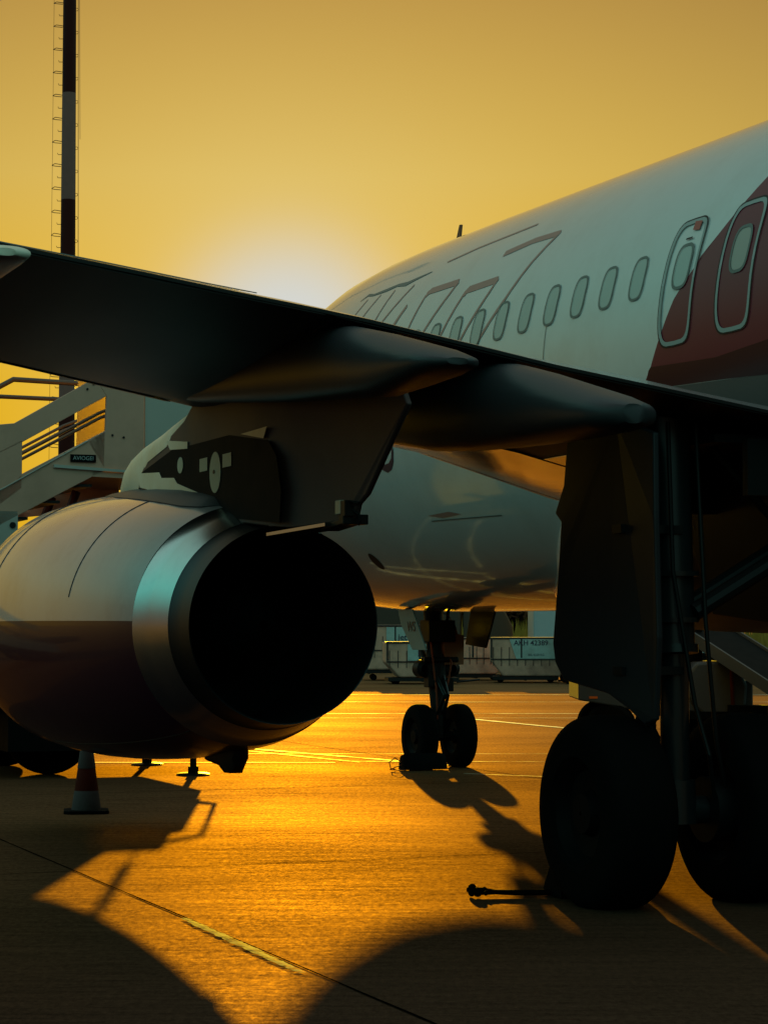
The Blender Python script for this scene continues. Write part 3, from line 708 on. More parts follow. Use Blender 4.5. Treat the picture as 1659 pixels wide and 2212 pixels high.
def main_gear(s_):
    y0 = s_ * 3.795; r = .584
    ax = .555
    g = new()
    tube(g, [(.10, y0, 3.0), (.06, y0, 2.4), (.0, y0, 1.55)], [.15, .14, .125], 24)
    tube(g, [(.0, y0, 1.55), (-.005, y0, 1.50)], [.145, .145], 24)
    for z in (2.0, 1.72): tube(g, [(.0, y0, z), (.0, y0, z - .03)], .152, 24)
    gear = obj('main_gear', g, M['strut'], air, angle=40, label='port main landing gear strut' if s_ == 1 else None)
    g = new(); tube(g, [(.0, y0, 1.50), (0, y0, .70)], .088, 24); obj('piston', g, M['strut'], gear)
    g = new(); tube(g, [(.0, y0, .74), (.0, y0, .48)], [.12, .13], 20); tube(g, [(-.0, y0 - .42, ax), (-.0, y0 + .42, ax)], .085, 16); obj('axle', g, M['strut'], gear)
    g = new()   # torque links
    for zz, z2 in ((1.42, 1.05), (.68, 1.05)):
        for q in (-.09, .09): tube(g, [(.08, y0 + q, zz), (.40, y0 + q * .4, z2)], .032, 8)
    tube(g, [(.40, y0 - .07, 1.05), (.40, y0 + .07, 1.05)], .04, 10)
    obj('torque_link', g, M['dark'], gear)
    g = new()   # side stay going inboard and up
    for q in (-.10, .12):
        tube(g, [(q, y0 - s_ * .08, 1.75), (q, y0 - s_ * .85, 2.18)], .055, 10); tube(g, [(q, y0 - s_ * .85, 2.18), (q, y0 - s_ * 1.75, 2.80)], .06, 10)
    tube(g, [(-.1, y0 - s_ * .85, 2.18), (.12, y0 - s_ * .85, 2.18)], .07, 10)
    tube(g, [(0, y0 - s_ * .85, 2.18), (.1, y0 - s_ * .25, 2.85)], .03, 8); tube(g, [(.35, y0 - s_ * .1, 2.1), (1.2, y0 - s_ * .3, 2.9)], .055, 10)
    obj('side_stay', g, M['dark'], gear)
    g = new()
    tube(g, [(-.12, y0 + .1, 2.9), (-.17, y0 + .1, 2.0), (-.16, y0 - .05, 1.2), (-.24, y0 - .1, .9), (-.12, y0 - .2, .62)], .014, 8)
    tube(g, [(-.10, y0 - .1, 2.9), (-.17, y0 - .12, 1.7), (-.25, y0 - .14, 1.0), (-.12, y0 - .28, .66)], .014, 8)
    for q in (-.28, .28): lathe(g, [(-.09, .20), (.09, .20)], (0, y0 + q, ax), (0, 1, 0), 24, close=True)
    obj('brake_pack', g, M['dark'], gear)
    # leg door outboard of the strut
    g = new()
    poly = [(.60, 2.84), (.62, 2.55), (.72, 2.38), (.64, 2.32), (.66, 2.1), (.70, 1.85), (.76, 1.56), (.74, 1.44), (.64, 1.33), (.10, 1.26), (-.12, 1.18), (-.30, 1.09), (-.42, 1.12), (-.50, 1.60), (-.48, 2.3), (-.44, 2.80), (0.0, 2.92)]
    a = [g.verts.new((p[0], s_ * (4.18 + .05 * (p[0] - .1) - .04 * ((p[1] - 2) ** 2)), p[1])) for p in poly]; g.faces.new(a)
    r_ = bmesh.ops.extrude_face_region(g, geom=g.faces[:])
    for v in r_['geom']:
        if isinstance(v, bmesh.types.BMVert): v.co.y += s_ * .04
    obj('gear_door', g, M['door'], gear, smooth=False, bevel=.01, label='dark grey leg door' if s_ == 1 else None)
    for zz in (2.25, 1.4):
        g = new(); box(g, (-.05, s_ * 4.0, zz), (.12, .42, .05)); obj('door_link', g, M['dark'], gear, smooth=False)
    g = new()   # bay roof and open well structure under the wing root
    box(g, (.35, s_ * 2.9, 2.80), (1.2, 1.5, .05)); box(g, (-.35, s_ * 2.75, 2.62), (.06, 1.5, .34)); box(g, (1.0, s_ * 2.7, 2.62), (.06, 1.4, .42)); box(g, (.3, s_ * 2.35, 2.5), (1.2, .06, .5))
    obj('gear_bay', g, M['dark'], gear, smooth=False)
    for q in (-.463, .463): wheel(air, (0, y0 + q, ax), r, .44, 'main_wheel', flat=.03)
    return gear
main_gear(1); main_gear(-1)
# hinged fairing below the wing root, inboard of the strut
bm = new(); prism(bm, [(1.4, 3.0, 2.75), (1.5, 2.62, 1.75), (-.1, 2.62, 1.62), (-.2, 3.0, 2.70)], (0, .05, 0)); obj('bay_door', bm, M['door'], air, smooth=False, bevel=.01)

NG = 12.64
g = new(); tube(g, [(NG + .28, 0, 2.3), (NG + .10, 0, 1.45), (NG + .08, 0, 1.30), (NG + .05, 0, .72), (NG, 0, .34)], [.12, .115, .13, .085, .09], 20)
tube(g, [(NG, -.28, .37), (NG, .28, .37)], .06, 14); box(g, (NG + .1, 0, 1.22), (.24, .30, .16))
ngear = obj('nose_gear', g, M['dark'], air, angle=40, label='nose landing gear strut')
g = new(); tube(g, [(NG + .09, 0, 1.15), (NG + .05, 0, .70)], .07, 20); obj('piston', g, M['strut'], ngear)
g = new()
for zz, z2 in ((1.10, .86), (.58, .86)):
    for q in (-.05, .05): tube(g, [(NG, q, zz), (NG - .22, q * .4, z2)], .022, 8)
obj('torque_link', g, M['strut'], ngear)
g = new(); tube(g, [(NG + .12, -.10, 1.2), (NG + .75, -.16, 2.0)], .035, 10); tube(g, [(NG + .12, .10, 1.2), (NG + .75, .16, 2.0)], .035, 10)
tube(g, [(NG - .02, .12, 1.9), (NG + .1, .10, 1.2)], .022, 8); tube(g, [(NG, -.12, 1.9), (NG + .1, -.10, 1.2)], .022, 8); obj('drag_brace', g, M['dark'], ngear)
for yy in (-.17, .17):
    g = new(); lathe(g, [(-.10, .05), (-.08, .10), (.03, .11), (.05, .11), (.05, .0)], (NG + .1, yy * 1.05, 1.17), (1, 0, 0), 20, close=False); obj('taxi_light', g, M['dark'], ngear)
g = new()   # hydraulic hoses on the strut
for q, zz in ((.10, 1.5), (-.09, 1.4), (.06, 1.1)):
    tube(g, [(NG + .02, q, zz), (NG - .10, q * 1.3, zz - .15), (NG - .08, q, zz - .35), (NG - .02, q * .5, zz - .6)], .012, 8)
obj('brake_hose', g, M['rope_red'], ngear)
# nose gear doors
for s_ in (1, -1):
    g = new()
    poly = [(NG + .38, 1.88), (NG - .08, 1.88), (NG - .50, 1.40), (NG - .08, 1.40), (NG + .28, 1.70)] if s_ == 1 else [(NG - .12, 1.88), (NG - .84, 1.88), (NG - .55, 1.42), (NG + .05, 1.46)]
    vs = [g.verts.new((a, s_ * .36, z)) for a, z in poly]; g.faces.new(vs)
    r_ = bmesh.ops.extrude_face_region(g, geom=g.faces[:])
    for v in r_['geom']:
        if isinstance(v, bmesh.types.BMVert): v.co.y += s_ * .02
    gd = obj('nose_gear_door', g, M['stair2'] if s_ == 1 else M['dark'], ngear, smooth=False, bevel=.004)
    if s_ == 1:
        text_mesh('door_marking', 'WS', .17, M['navy'], basis((NG - .06, .384, 1.67), (-1, 0, 0), (0, 0, 1)), gd)
g = new(); box(g, (NG + .05, 0, 1.62), (.30, .34, .26)); box(g, (NG + .02, .10, 1.05), (.16, .12, .20)); box(g, (NG + .02, -.12, .98), (.14, .10, .16)); tube(g, [(NG - .05, -.22, 1.28), (NG - .05, .22, 1.28)], .035, 10); obj('steering_collar', g, M['dark'], ngear, smooth=False, bevel=.02)
for q in (-.25, .25): wheel(air, (NG, q, .37), .385, .225, 'nose_wheel', seg=48, flat=.015)

def aw(a, y, z=0.0): return ORI + F * a + P * y + V(0, 0, z)
# ------------------------------------------------------------------ placard hanging on the nose gear
pl = empty('warning_placard', aw(NG - .05, -.17, 0), math.atan2(F.y, F.x), label='reddish brown blank placard hanging on the nose gear leg', cat='placard')
g = new(); prism(g, [(0, .125, 1.22), (0, -.125, 1.22), (0, -.13, 1.57), (0, -.05, 1.585), (0, -.03, 1.66), (0, -.012, 1.70), (0, .012, 1.70), (0, .03, 1.66), (0, .05, 1.585), (0, .13, 1.57)], (-.006, 0, 0)); obj('board', g, M['placard'], pl, smooth=False, bevel=.002)
g = new(); tube(g, [(0, 0, 1.68), (.03, .05, 1.80), (.1, .1, 1.84)], .006, 6); obj('cord', g, M['rope_red'], pl)

# ------------------------------------------------------------------ chocks
ch = empty('nose_wheel_chock', aw(NG - .45, .40), math.atan2(F.y, F.x), label='black chock with red cords behind the nose wheel', cat='chock')
g = new()
rings = []
for k in range(15):
    t = -1 + k / 7; sc = 1 - .12 * abs(t) ** 6 + random.uniform(-.03, .03); y = t * .27
    rings.append([(.09 * sc * c_, y, .012 + max(0, q) * .19 * sc) for c_, q in ((-1.15, 0), (-1.05, .35), (-.6, .85), (-.1, 1), (.4, .9), (.9, .4), (1.1, 0))])
loft(g, rings); obj('wedge', g, M['black'], ch)
g = new()
for s0, pts in ((1, [(0, .27, .10), (.02, .34, .15), (.0, .42, .10), (0, .40, .03), (.02, .34, .02)]), (1, [(-.02, .27, .07), (-.06, .36, .05), (-.05, .43, .02), (-.1, .36, .015), (-.12, .26, .015)]), (1, [(0, -.26, .09), (.0, -.33, .06), (-.02, -.34, .02), (-.04, -.26, .015)])): tube(g, pts, .007, 6)
obj('cord', g, M['rope_red'], ch)
for i, (nm, a, y, lab) in ((1, ('main_wheel_chock', .52, 4.10, 'black chock tucked against the front of the outer main wheel')),):
    g = new(); w_ = .27
    sgn = -1 if i == 0 else 1
    rings = [[(sgn * x, y_, z_) for x, z_ in ((-.12, .004), (-.11, .10), (-.02, .20), (.04, .20), (.13, .06), (.13, .004))] for y_ in (-w_, -w_ * .9, w_ * .9, w_)]
    loft(g, rings); o = obj(nm, g, M['black'], smooth=False, bevel=.01, label=lab, cat='chock'); o.location = aw(a + (.02 if i == 0 else 0), y); o.rotation_euler = (0, 0, math.atan2(F.y, F.x))
# thick rope with knotted ends, lying left of the main wheel
rp = empty('chock_rope', (.66, 13.88, 0), 0, label='knotted black rope lying on the concrete beside the main wheel', cat='rope')
g = new(); tube(g, [(-.10, .02, .028), (0, .0, .03), (.10, -.02, .028), (.22, -.03, .028), (.36, -.02, .03)], [.009, .014, .017, .018, .018], 10); obj('strand', g, M['rope'], rp)
g = new()
for (x, y, z, r0) in ((-.115, .04, .05, .033), (-.085, -.06, .035, .038), (-.12, -.05, .03, .03), (-.04, .03, .04, .022), (-.035, -.075, .03, .02), (-.13, .06, .035, .026)):
    bmesh.ops.create_icosphere(g, subdivisions=2, radius=r0 * .8, matrix=Matrix.Translation((x, y, z)))
tube(g, [(-.10, -.06, .03), (-.04, -.05, .03), (.02, -.02, .03)], .014, 8); tube(g, [(-.10, .05, .04), (-.03, .03, .035), (.02, .01, .03)], .014, 8)
obj('knot', g, M['rope'], rp)

# ------------------------------------------------------------------ traffic cone
cn = empty('traffic_cone', (-2.67, 20.15, 0), R(8), label='worn orange and white traffic cone standing behind the engine', cat='cone')
H_ = .76
def cone_r(z): return .135 - .105 * (z / H_)
for i, (z0, z1, m) in enumerate(((.03, .20, 'cone_w'), (.20, .40, 'cone_o'), (.40, .57, 'cone_w'), (.57, H_, 'cone_o'))):
    g = new(); e = .002 if m == 'cone_w' else 0
    lathe(g, [(z0, cone_r(z0) + e), (z0 + .003, cone_r(z0) + e), (z1 - .003, cone_r(z1) + e), (z1, cone_r(z1) + e - .002)] + ([(z1 + .002, .0)] if i == 3 else []), (0, 0, 0), (0, 0, 1), 32)
    obj('cone_body' if m == 'cone_o' else 'reflective_band', g, M[m], cn)
g = new(); prism(g, [(.20, -.15, .0), (.15, -.20, 0), (-.15, -.20, 0), (-.20, -.15, 0), (-.20, .15, 0), (-.15, .20, 0), (.15, .20, 0), (.20, .15, 0)], (0, 0, .03)); obj('base', g, M['black'], cn, smooth=False, bevel=.005)

# ------------------------------------------------------------------ passenger stairs
st = empty('passenger_stairs', aw(13.4, 6.5), math.atan2(F.y, F.x), label='grey wheeled passenger stairs at the front of the airliner', cat='stairs')
def S(a, y, z): return (a - 13.4, y - 6.5, z)
NA, FA = 12.4, 14.3
# both side panels: band, lower skirt, closed head
def side(a, t, full):
    g = new()
    k = (4.255 - 3.715) / (5.10 - 4.15)                                   # slope of the flight
    zt = lambda y: 4.46 - k * (y - 4.28)
    # upper band
    prism(g, [S(a, 4.28, 4.46), S(a, 5.19, 3.92), S(a, 5.36, 3.90), S(a, 9.6, 1.65), S(a, 9.6, 1.40), S(a, 5.12, 3.70), S(a, 4.15, 4.26)], (t, 0, 0))
    # head panel
    prism(g, [S(a, 4.28, 4.46), S(a, 4.15, 4.26), S(a, 4.16, 3.87), S(a, 4.36, 3.74), S(a, 4.17, 3.44), S(a, 3.71, 3.40), S(a, 3.71, 4.62), S(a, 4.1, 4.62)][::1], (t, 0, 0))
    # lower skirt
    prism(g, [S(a, 4.16, 3.87), S(a, 5.10, 3.36), S(a, 5.24, 3.22), S(a, 9.9, .75), S(a, 9.9, .25), S(a, 5.08, 2.93), S(a, 4.49, 3.25), S(a, 4.17, 3.42)], (t, 0, 0))
    # post between opening and the next bay
    prism(g, [S(a, 5.10, 3.74), S(a, 5.36, 3.60), S(a, 5.36, 3.0), S(a, 5.10, 3.2)], (t, 0, 0))
    prism(g, [S(a, 6.6, 3.0), S(a, 6.8, 2.9), S(a, 6.8, 2.3), S(a, 6.6, 2.4)], (t, 0, 0))
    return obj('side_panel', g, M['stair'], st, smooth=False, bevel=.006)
side(NA, .05, True)
g = new(); a = FA
prism(g, [S(a, 4.28, 4.46), S(a, 5.36, 3.86), S(a, 9.6, 1.65), S(a, 9.9, .25), S(a, 5.08, 2.93), S(a, 4.17, 3.42), S(a, 3.71, 3.4), S(a, 3.71, 4.6)], (.04, 0, 0))
farp = obj('side_panel', g, M['stair'], st, smooth=False)
bpy.data.objects.remove(farp)
# far side is open framing: top rail, skirt and one tinted screen near the head
g = new(); prism(g, [S(FA, 4.17, 3.42), S(FA, 3.5, 3.4), S(FA, 3.5, 3.1), S(FA, 5.08, 2.93), S(FA, 9.9, .25), S(FA, 9.9, .75), S(FA, 5.24, 3.05), S(FA, 4.36, 3.50)], (.04, 0, 0)); obj('skirt', g, M['stair'], st, smooth=False)
gm = bpy.data.materials.new('tinted_screen'); gm.use_nodes = True; gp = gm.node_tree.nodes['Principled BSDF']; gp.inputs['Base Color'].default_value = (.24, .17, .10, 1); gp.inputs['Roughness'].default_value = .5; gp.inputs['Transmission Weight'].default_value = .2; gp.inputs['IOR'].default_value = 1.1
g = new(); prism(g, [S(NA + .3, 4.40, 4.5), S(NA + .3, 4.42, 3.6), S(NA + .3, 3.9, 3.6), S(NA + .3, 3.9, 4.5)], (.012, 0, 0)); obj('screen', g, gm, st, smooth=False)
# canopy side and front returns
g = new(); prism(g, [S(NA + .02, 3.70, 4.40), S(NA + .02, 3.70, 3.40), S(NA + .02, 2.6, 3.35), S(NA + .02, 2.6, 4.35)], (.05, 0, 0)); obj('gangway_screen', g, M['stair2'], st, smooth=False, bevel=.006)
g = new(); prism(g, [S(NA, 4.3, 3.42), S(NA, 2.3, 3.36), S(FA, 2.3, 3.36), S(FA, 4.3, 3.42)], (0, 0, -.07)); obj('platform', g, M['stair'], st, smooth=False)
g = new(); prism(g, [S(NA - .03, 4.75, 3.475), S(NA - .03, 3.9, 3.43), S(NA - .03, 3.9, 3.40), S(NA - .03, 4.75, 3.44)], (.02, 0, 0)); obj('platform_edge', g, M['stair2'], st, smooth=False)
# pale angle strip on the skirt
g = new(); tube(g, [S(NA - .012, 5.30, 3.20), S(NA - .012, 4.36, 3.75)], .008, 6); tube(g, [S(NA - .012, 9.8, .80), S(NA - .012, 5.30, 3.20)], .008, 6); obj('edge_strip', g, M['stair2'], st)
# handrails
g = new()
for a in (NA + .1, FA - .05):
    for dz0 in (0, -.06):
        tube(g, [S(a, 3.9, 4.20 + dz0), S(a, 4.2, 4.08 + dz0), S(a, 9.8, .97 + dz0 + .02)], .018, 8)
obj('handrail', g, M['rail'], st)
g = new(); tube(g, [S(FA, 3.9, 4.60), S(FA, 4.80, 4.62), S(FA, 5.4, 4.28), S(FA, 9.8, 1.9)], .032, 8); tube(g, [S(FA, 5.14, 4.41), S(FA, 3.9, 4.40)], .026, 8); tube(g, [S(FA, 9.8, 1.9), S(FA, 9.8, .5)], .03, 8); obj('top_rail', g, M['rail'], st)
# treads
g = new()
for k in range(15):
    y = 4.45 + k * .36; z = 3.25 - k * .19; box(g, S((NA + FA) / 2, y, z), (1.8, .30, .03))
obj('tread', g, M['dark'], st, smooth=False)
# column, hole, chassis, outriggers
g = new(); prism(g, [S(NA, 5.45, 2.95), S(NA, 5.14, 2.95), S(NA, 5.14, 2.62), S(NA, 5.25, 2.4), S(NA, 5.30, 1.2), S(NA, 5.55, 1.2)], (.12, 0, 0)); obj('support_column', g, M['stair2'], st, smooth=False, bevel=.006); g = new(); prism(g, [S(FA, 5.4, 2.95), S(FA, 5.2, 2.95), S(FA, 5.3, 1.1), S(FA, 5.5, 1.1)], (.12, 0, 0)); obj('support_column', g, M['stair2'], st, smooth=False, bevel=.006)
g = new(); lathe(g, [(0, .035), (-.012, .035), (-.012, .0)], S(NA - .001, 5.2, 2.79), (1, 0, 0), 16); obj('pivot_pin', g, M['dark'], st)
g = new()
for a in (NA + .35, FA - .35):
    tube(g, [S(a, 4.4, 3.2), S(a, 5.2, 1.1)], .05, 8); tube(g, [S(a, 5.2, 2.9), S(a, 4.3, 1.1)], .05, 8)
obj('scissor_brace', g, M['mast_red'], st)
g = new(); box(g, S(13.6, 7.4, .85), (1.5, 7.2, .30)); box(g, S(13.6, 3.6, 1.0), (2.2, .16, .14)); box(g, S(12.95, 6.6, .95), (.5, 2.2, .55)); box(g, S(14.4, 8.6, 1.0), (.5, 2.0, .5))
obj('chassis', g, M['black'], st, smooth=False, bevel=.02)
g = new(); box(g, S(13.45, 4.1, .60), (2.3, 2.3, .60)); box(g, S(12.6, 3.5, .98), (.5, 1.0, .2)); box(g, S(14.0, 4.2, 1.0), (.8, .8, .25))
for aa in (12.45, 13.0):
    tube(g, [S(aa, 2.96, .5), S(aa, 2.70, .55), S(aa, 2.70, .95), S(aa, 2.96, 1.0)], .03, 8)
prism(g, [S(12.42, 3.32, .95), S(12.42, 3.73, 1.6), S(12.42, 4.3, 2.35), S(12.42, 5.2, 2.35), S(12.42, 5.2, .9)], (1.9, 0, 0))
tube(g, [S(12.4, 3.18, .85), S(12.4, 3.18, 1.22)], .012, 8); tube(g, [S(12.4, 3.18, 1.2), S(12.4, 3.16, 1.55)], .042, 10)
obj('front_module', g, M['black'], st, smooth=False, bevel=.02)
g = new(); box(g, S(12.7, 4.9, .93), (.04, 1.3, .12)); obj('side_marker', g, M['stair2'], st, smooth=False)
g = new(); box(g, S(12.2, 4.05, 1.6), (.10, .32, .6)); obj('control_cabinet', g, M['ochre'], st, smooth=False, bevel=.02)
for a, y in ((13.1, 4.62), (14.85, 4.75), (13.1, 9.4), (14.85, 9.4)):
    g = new(); c_ = Vector(S(a, y, .50)); prof = [(-.14, .28), (-.15, .42), (-.12, .485), (-.06, .50), (.06, .50), (.12, .485), (.15, .42), (.14, .28)]
    lathe(g, prof, c_, (1, 0, 0), 40); w = obj('wheel', g, M['rubber'], st)
    g = new(); lathe(g, [(-.13, .29), (-.10, .25), (-.07, .12), (-.11, .10), (-.11, .0)], c_, (1, 0, 0), 24); lathe(g, [(.13, .29), (.10, .25), (.07, .12), (.07, 0)], c_, (1, 0, 0), 24); obj('rim', g, M['rim'], w)
for a, y in ((14.38, 3.11), (12.36, 3.13)):
    g = new(); tube(g, [S(a, y, .02), S(a, y, .10)], .06, 14); tube(g, [S(a, y, .10), S(a, y, .9)], .038, 12); tube(g, [S(a, y, .5), S(a, y, 1.0)], .055, 12); o = obj('outrigger_leg', g, M['black'], st)
    g = new(); lathe(g, [(0, .0), (0, .19), (.012, .19), (.02, .16), (.03, .0)], S(a, y, .004), (0, 0, 1), 24); obj('foot_plate', g, M['metal2'], o)
g = new(); box(g, S(NA - .014, 4.415, 3.55), (.014, .29, .085)); sg = obj('name_plate', g, M['black'], st, smooth=False)
text_mesh('plate_lettering', 'AVIOGEI', .062, M['ledge'], basis(S(NA - .024, 4.415, 3.55), (0, -1, 0), (0, 0, 1)), sg)
g = new()
for yy, zz in ((4.30, 4.39), (4.37, 4.33), (3.95, 3.80), (4.08, 3.82), (4.62, 3.60)):
    lathe(g, [(0, .013), (-.012, .013), (-.012, 0)], S(NA, yy, zz), (1, 0, 0), 10)
obj('bolt_head', g, M['dark'], st)

# ------------------------------------------------------------------ mast with caged ladder
ms = empty('ladder_mast', (-11.83, 83.0, 0), 0, label='tall red and white banded steel mast with a caged ladder', cat='mast')
zs = [0, 1.8, 5.7, 9.0 - .2, 12.93, 17.7 - .0, 21.75, 26.0, 31.0]
zb = [0.3, 4.9, 8.35, 11.25, 15.05 - 3.0, 17.71, 21.75, 25.9, 31]
bands = [(0, 3.6, 'mast_red'), (3.6, 8.3, 'mast_white'), (8.3, 10.30, 'mast_red'), (10.30, 13.4, 'mast_white'), (13.4, 17.70, 'mast_red'), (17.70, 21.75, 'mast_white'), (21.75, 26.0, 'mast_red'), (26.0, 30.0, 'mast_white')]
bands = [(0, 3.9, 'mast_red'), (3.9, 6.2, 'mast_white'), (6.2, 9.7, 'mast_red'), (9.7, 13.7, 'mast_white'), (13.7, 17.70, 'mast_red'), (17.70, 21.75, 'mast_white'), (21.75, 26.0, 'mast_red'), (26.0, 30.0, 'mast_white')]
mr_ = lambda z: .335 - .0035 * z
for z0, z1, m in bands:
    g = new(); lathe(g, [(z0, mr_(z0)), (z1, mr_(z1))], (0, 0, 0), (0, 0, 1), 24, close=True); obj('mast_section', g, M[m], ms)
def repeat_up(name, build, m, z0, step=.88):
    g = new(); build(g); o = obj(name, g, m, ms); o.location = (0, 0, z0); z = z0 + step
    while z < 29.5:
        c = o.copy(); COL.objects.link(c); c.parent = ms; c.location = (mr_(z0) - mr_(z) if name != 'cable_clip' else mr_(z) - mr_(z0), 0, z); z += step
x0 = -mr_(.5)
repeat_up('cage_hoop', lambda g: tube(g, [(x0 + .02, -.22, -.06), (x0 - .20, -.26, -.05), (x0 - .33, -.14, .0), (x0 - .34, .02, .05), (x0 - .26, .10, .12), (x0 - .12, .10, .10), (x0 + .04, .05, .06)], .014, 5), M['dark'], .5)
repeat_up('rung', lambda g: tube(g, [(x0 + .04, 0, 0), (x0 - .13, 0, 0), (x0 - .15, 0, .06)], .012, 5), M['dark'], .06)
x1 = mr_(.3)
g = new(); tube(g, [(-mr_(0) - .34, .0, 0), (-mr_(30) - .34, .0, 30)], .007, 5); tube(g, [(mr_(0) + .06, 0, 14), (mr_(30) + .06, 0, 30)], .012, 5); tube(g, [(mr_(0) + .09, 0, 20), (mr_(30) + .09, 0, 30)], .008, 5); obj('safety_cable', g, M['dark'], ms)
repeat_up('cable_clip', lambda g: tube(g, [(x1 - .03, 0, -.05), (x1 + .05, 0, -.05), (x1 + .09, 0, 0), (x1 + .05, 0, .05), (x1 - .03, 0, .05)], .010, 5), M['dark'], .3)
g = new(); lathe(g, [(30, .25), (30.02, 1.1), (30.1, 1.1), (30.1, .2)], (0, 0, 0), (0, 0, 1), 24); obj('head_ring', g, M['dark'], ms)

# ------------------------------------------------------------------ freight containers and dollies
def container(x, y, zb_, w, h, rz, kind, label, txt=None, code=None, lx=0.0, lw=1.1, lh=.4):
    c = empty('freight_container', (x, y, zb_), rz, label=label, cat='container', group='air freight containers beyond the nose gear')
    wb = w * .64; hw = w / 2; ch_ = h * .42
    left = {'both': (-hw + (w - wb) / 2), 'right': -hw, 'left': -hw + (w - wb) / 2}[kind]; right = {'both': hw - (w - wb) / 2, 'right': hw - (w - wb) / 2, 'left': hw}[kind]
    prof = [(left, 0), (right, 0), (hw, ch_), (hw, h), (-hw, h), (-hw, ch_)]
    prof2 = []
    for p in prof:
        if not prof2 or (Vector(p) - Vector(prof2[-1])).length > .01: prof2.append(p)
    g = new(); prism(g, [(px, -.76, pz) for px, pz in prof2], (0, 1.52, 0)); obj('shell', g, M['cont'], c, smooth=False, bevel=.05)
    g = new()
    for px in (-hw + .05, hw - .05, -.12): box(g, (px, -.775, h * .72), (.05, .02, h * .50))
    box(g, (0, -.775, h - .03), (w, .02, .05)); box(g, (0, -.775, ch_ + .02), (w * .98, .02, .035))
    for k in range(9): box(g, (-hw * .9 + k * hw * .225, -.768, ch_ * .5 + h * .30), (.02, .012, h * .48))
    obj('frame_rail', g, M['metal2'], c, smooth=False)
    if txt:
        g = new(); box(g, (lx, -.778, h * .70), (lw, .010, h * lh)); lb = obj('label_panel', g, M['cont_teal'], c, smooth=False)
        text_mesh('lettering', txt, .27, M['navy'], basis((lx + .08, -.787, h * .72), (1, 0, 0), (0, 0, 1)), lb, offset=.004)
        if code: text_mesh('code_lettering', code, .12, M['navy'], basis((lx + .05, -.787, h * .55), (1, 0, 0), (0, 0, 1)), lb)
    elif code:
        g = new(); prism(g, [(-hw * .45, -.783, h * .95), (hw * .92, -.783, h * .95), (hw * .92, -.783, h * .42), (-hw * .25, -.783, h * .42)], (0, .012, 0)); lb = obj('label_panel', g, M['cont_teal'], c, smooth=False)
        text_mesh('code_lettering', code, .215, M['navy'], basis((.17, -.787, h * .85), (1, 0, 0), (0, 0, 1)), lb, offset=.003)
        text_mesh('small_lettering', 'BSL 6220 KG', .09, M['navy'], basis((hw * .3, -.787, h * .55), (1, 0, 0), (0, 0, 1)), lb)
    return c
def dolly(x, y, zt, w, rz, label):
    d = empty('cargo_dolly', (x, y, 0), rz, label=label, cat='dolly', group='cargo dollies under the containers')
    g = new(); box(g, (0, 0, zt - .06), (w, 1.5, .10)); 
    for px in (-w * .45, 0, w * .45): box(g, (px, 0, zt - .10), (.08, 1.4, .06))
    tube(g, [(w * .5, 0, zt - .15), (w * .5 + .7, 0, .12)], .03, 8); obj('deck', g, M['dark'], d, smooth=False)
    for px in (-w * .38, w * .38):
        for py in (-.6, .6):
            g = new(); lathe(g, [(-.05, .05), (-.055, .10), (.055, .10), (.05, .05), (.05, 0)], (px, py, .10), (0, 1, 0), 20); lathe(g, [(-.05, .05), (-.05, .0)], (px, py, .10), (0, 1, 0), 20); obj('wheel', g, M['rubber'], d)
    return d
container(1.12, 66.8, .20, 2.25, 1.06, R(4), 'both', 'silver container with a teal sign, low in front just left of the nose gear leg', 'jettainer', 'AKH 4006 G', .20, 1.35, .46)
dolly(1.12, 66.8, .20, 2.1, R(4), 'low dolly carrying the front silver container beside the nose gear')
container(.45, 71.5, .34, 2.3, 1.42, R(2), 'right', 'taller container half hidden by the engine, behind the low front one', 'jettainer', 'AKE 2217', .35, 1.5, .50)
dolly(.45, 71.5, .34, 2.1, R(2), 'higher dolly under the tall container by the engine')
container(4.32, 68.5, .20, 2.15, 1.18, R(-3), 'left', 'brownish container marked AKH 42389', None, 'AKH 42389')
dolly(4.32, 68.5, .20, 2.0, R(-3), 'dolly under the container marked AKH 42389')
container(2.85, 71.5, .20, 2.0, 1.16, R(6), 'both', 'plain dark silver container between the two marked ones')
dolly(2.85, 71.5, .20, 1.9, R(6), 'dolly under the plain container in the gap')
container(6.05, 67.5, 1.05, 1.35, .85, R(0), 'both', 'small teal-labelled container raised on a black trailer', None, 'AKH')
tr = empty('black_trailer', (5.95, 66.9, 0), 0, label='black high trailer below the small raised container', cat='trailer')
g = new(); box(g, (0, 0, .86), (1.15, 1.6, .34)); box(g, (0, 0, .28), (1.2, 1.6, .06)); 
for px in (-.5, .5):
    for py in (-.7, .7): box(g, (px, py, .5), (.10, .10, .5))
tube(g, [(-.55, -.75, .6), (.55, -.75, .6)], .025, 8)
obj('frame', g, M['black'], tr, smooth=False)
for px in (-.48, .48):
    for py in (-.6, .6):
        g = new(); lathe(g, [(-.06, .0), (-.06, .17), (.06, .17), (.06, 0)], (px, py, .175), (0, 1, 0), 18); obj('wheel', g, M['rubber'], tr)
bk = empty('box_truck', (7.6, 84, 0), R(2), label='pale box truck parked far behind the containers', cat='truck')
g = new(); prism(g, [(-2.1, -1.15, 1.1), (3.6, -1.15, 1.1), (3.6, -1.15, 3.5), (-1.6, -1.15, 3.5), (-2.1, -1.15, 2.9)], (0, 2.3, 0)); obj('cargo_box', g, M['truck'], bk, smooth=False, bevel=.12)
g = new(); prism(g, [(3.7, -1.1, .7), (5.6, -1.1, .7), (5.6, -1.1, 1.7), (5.1, -1.1, 2.7), (3.7, -1.1, 2.7)], (0, 2.2, 0)); obj('cab', g, M['truck'], bk, smooth=False, bevel=.06)
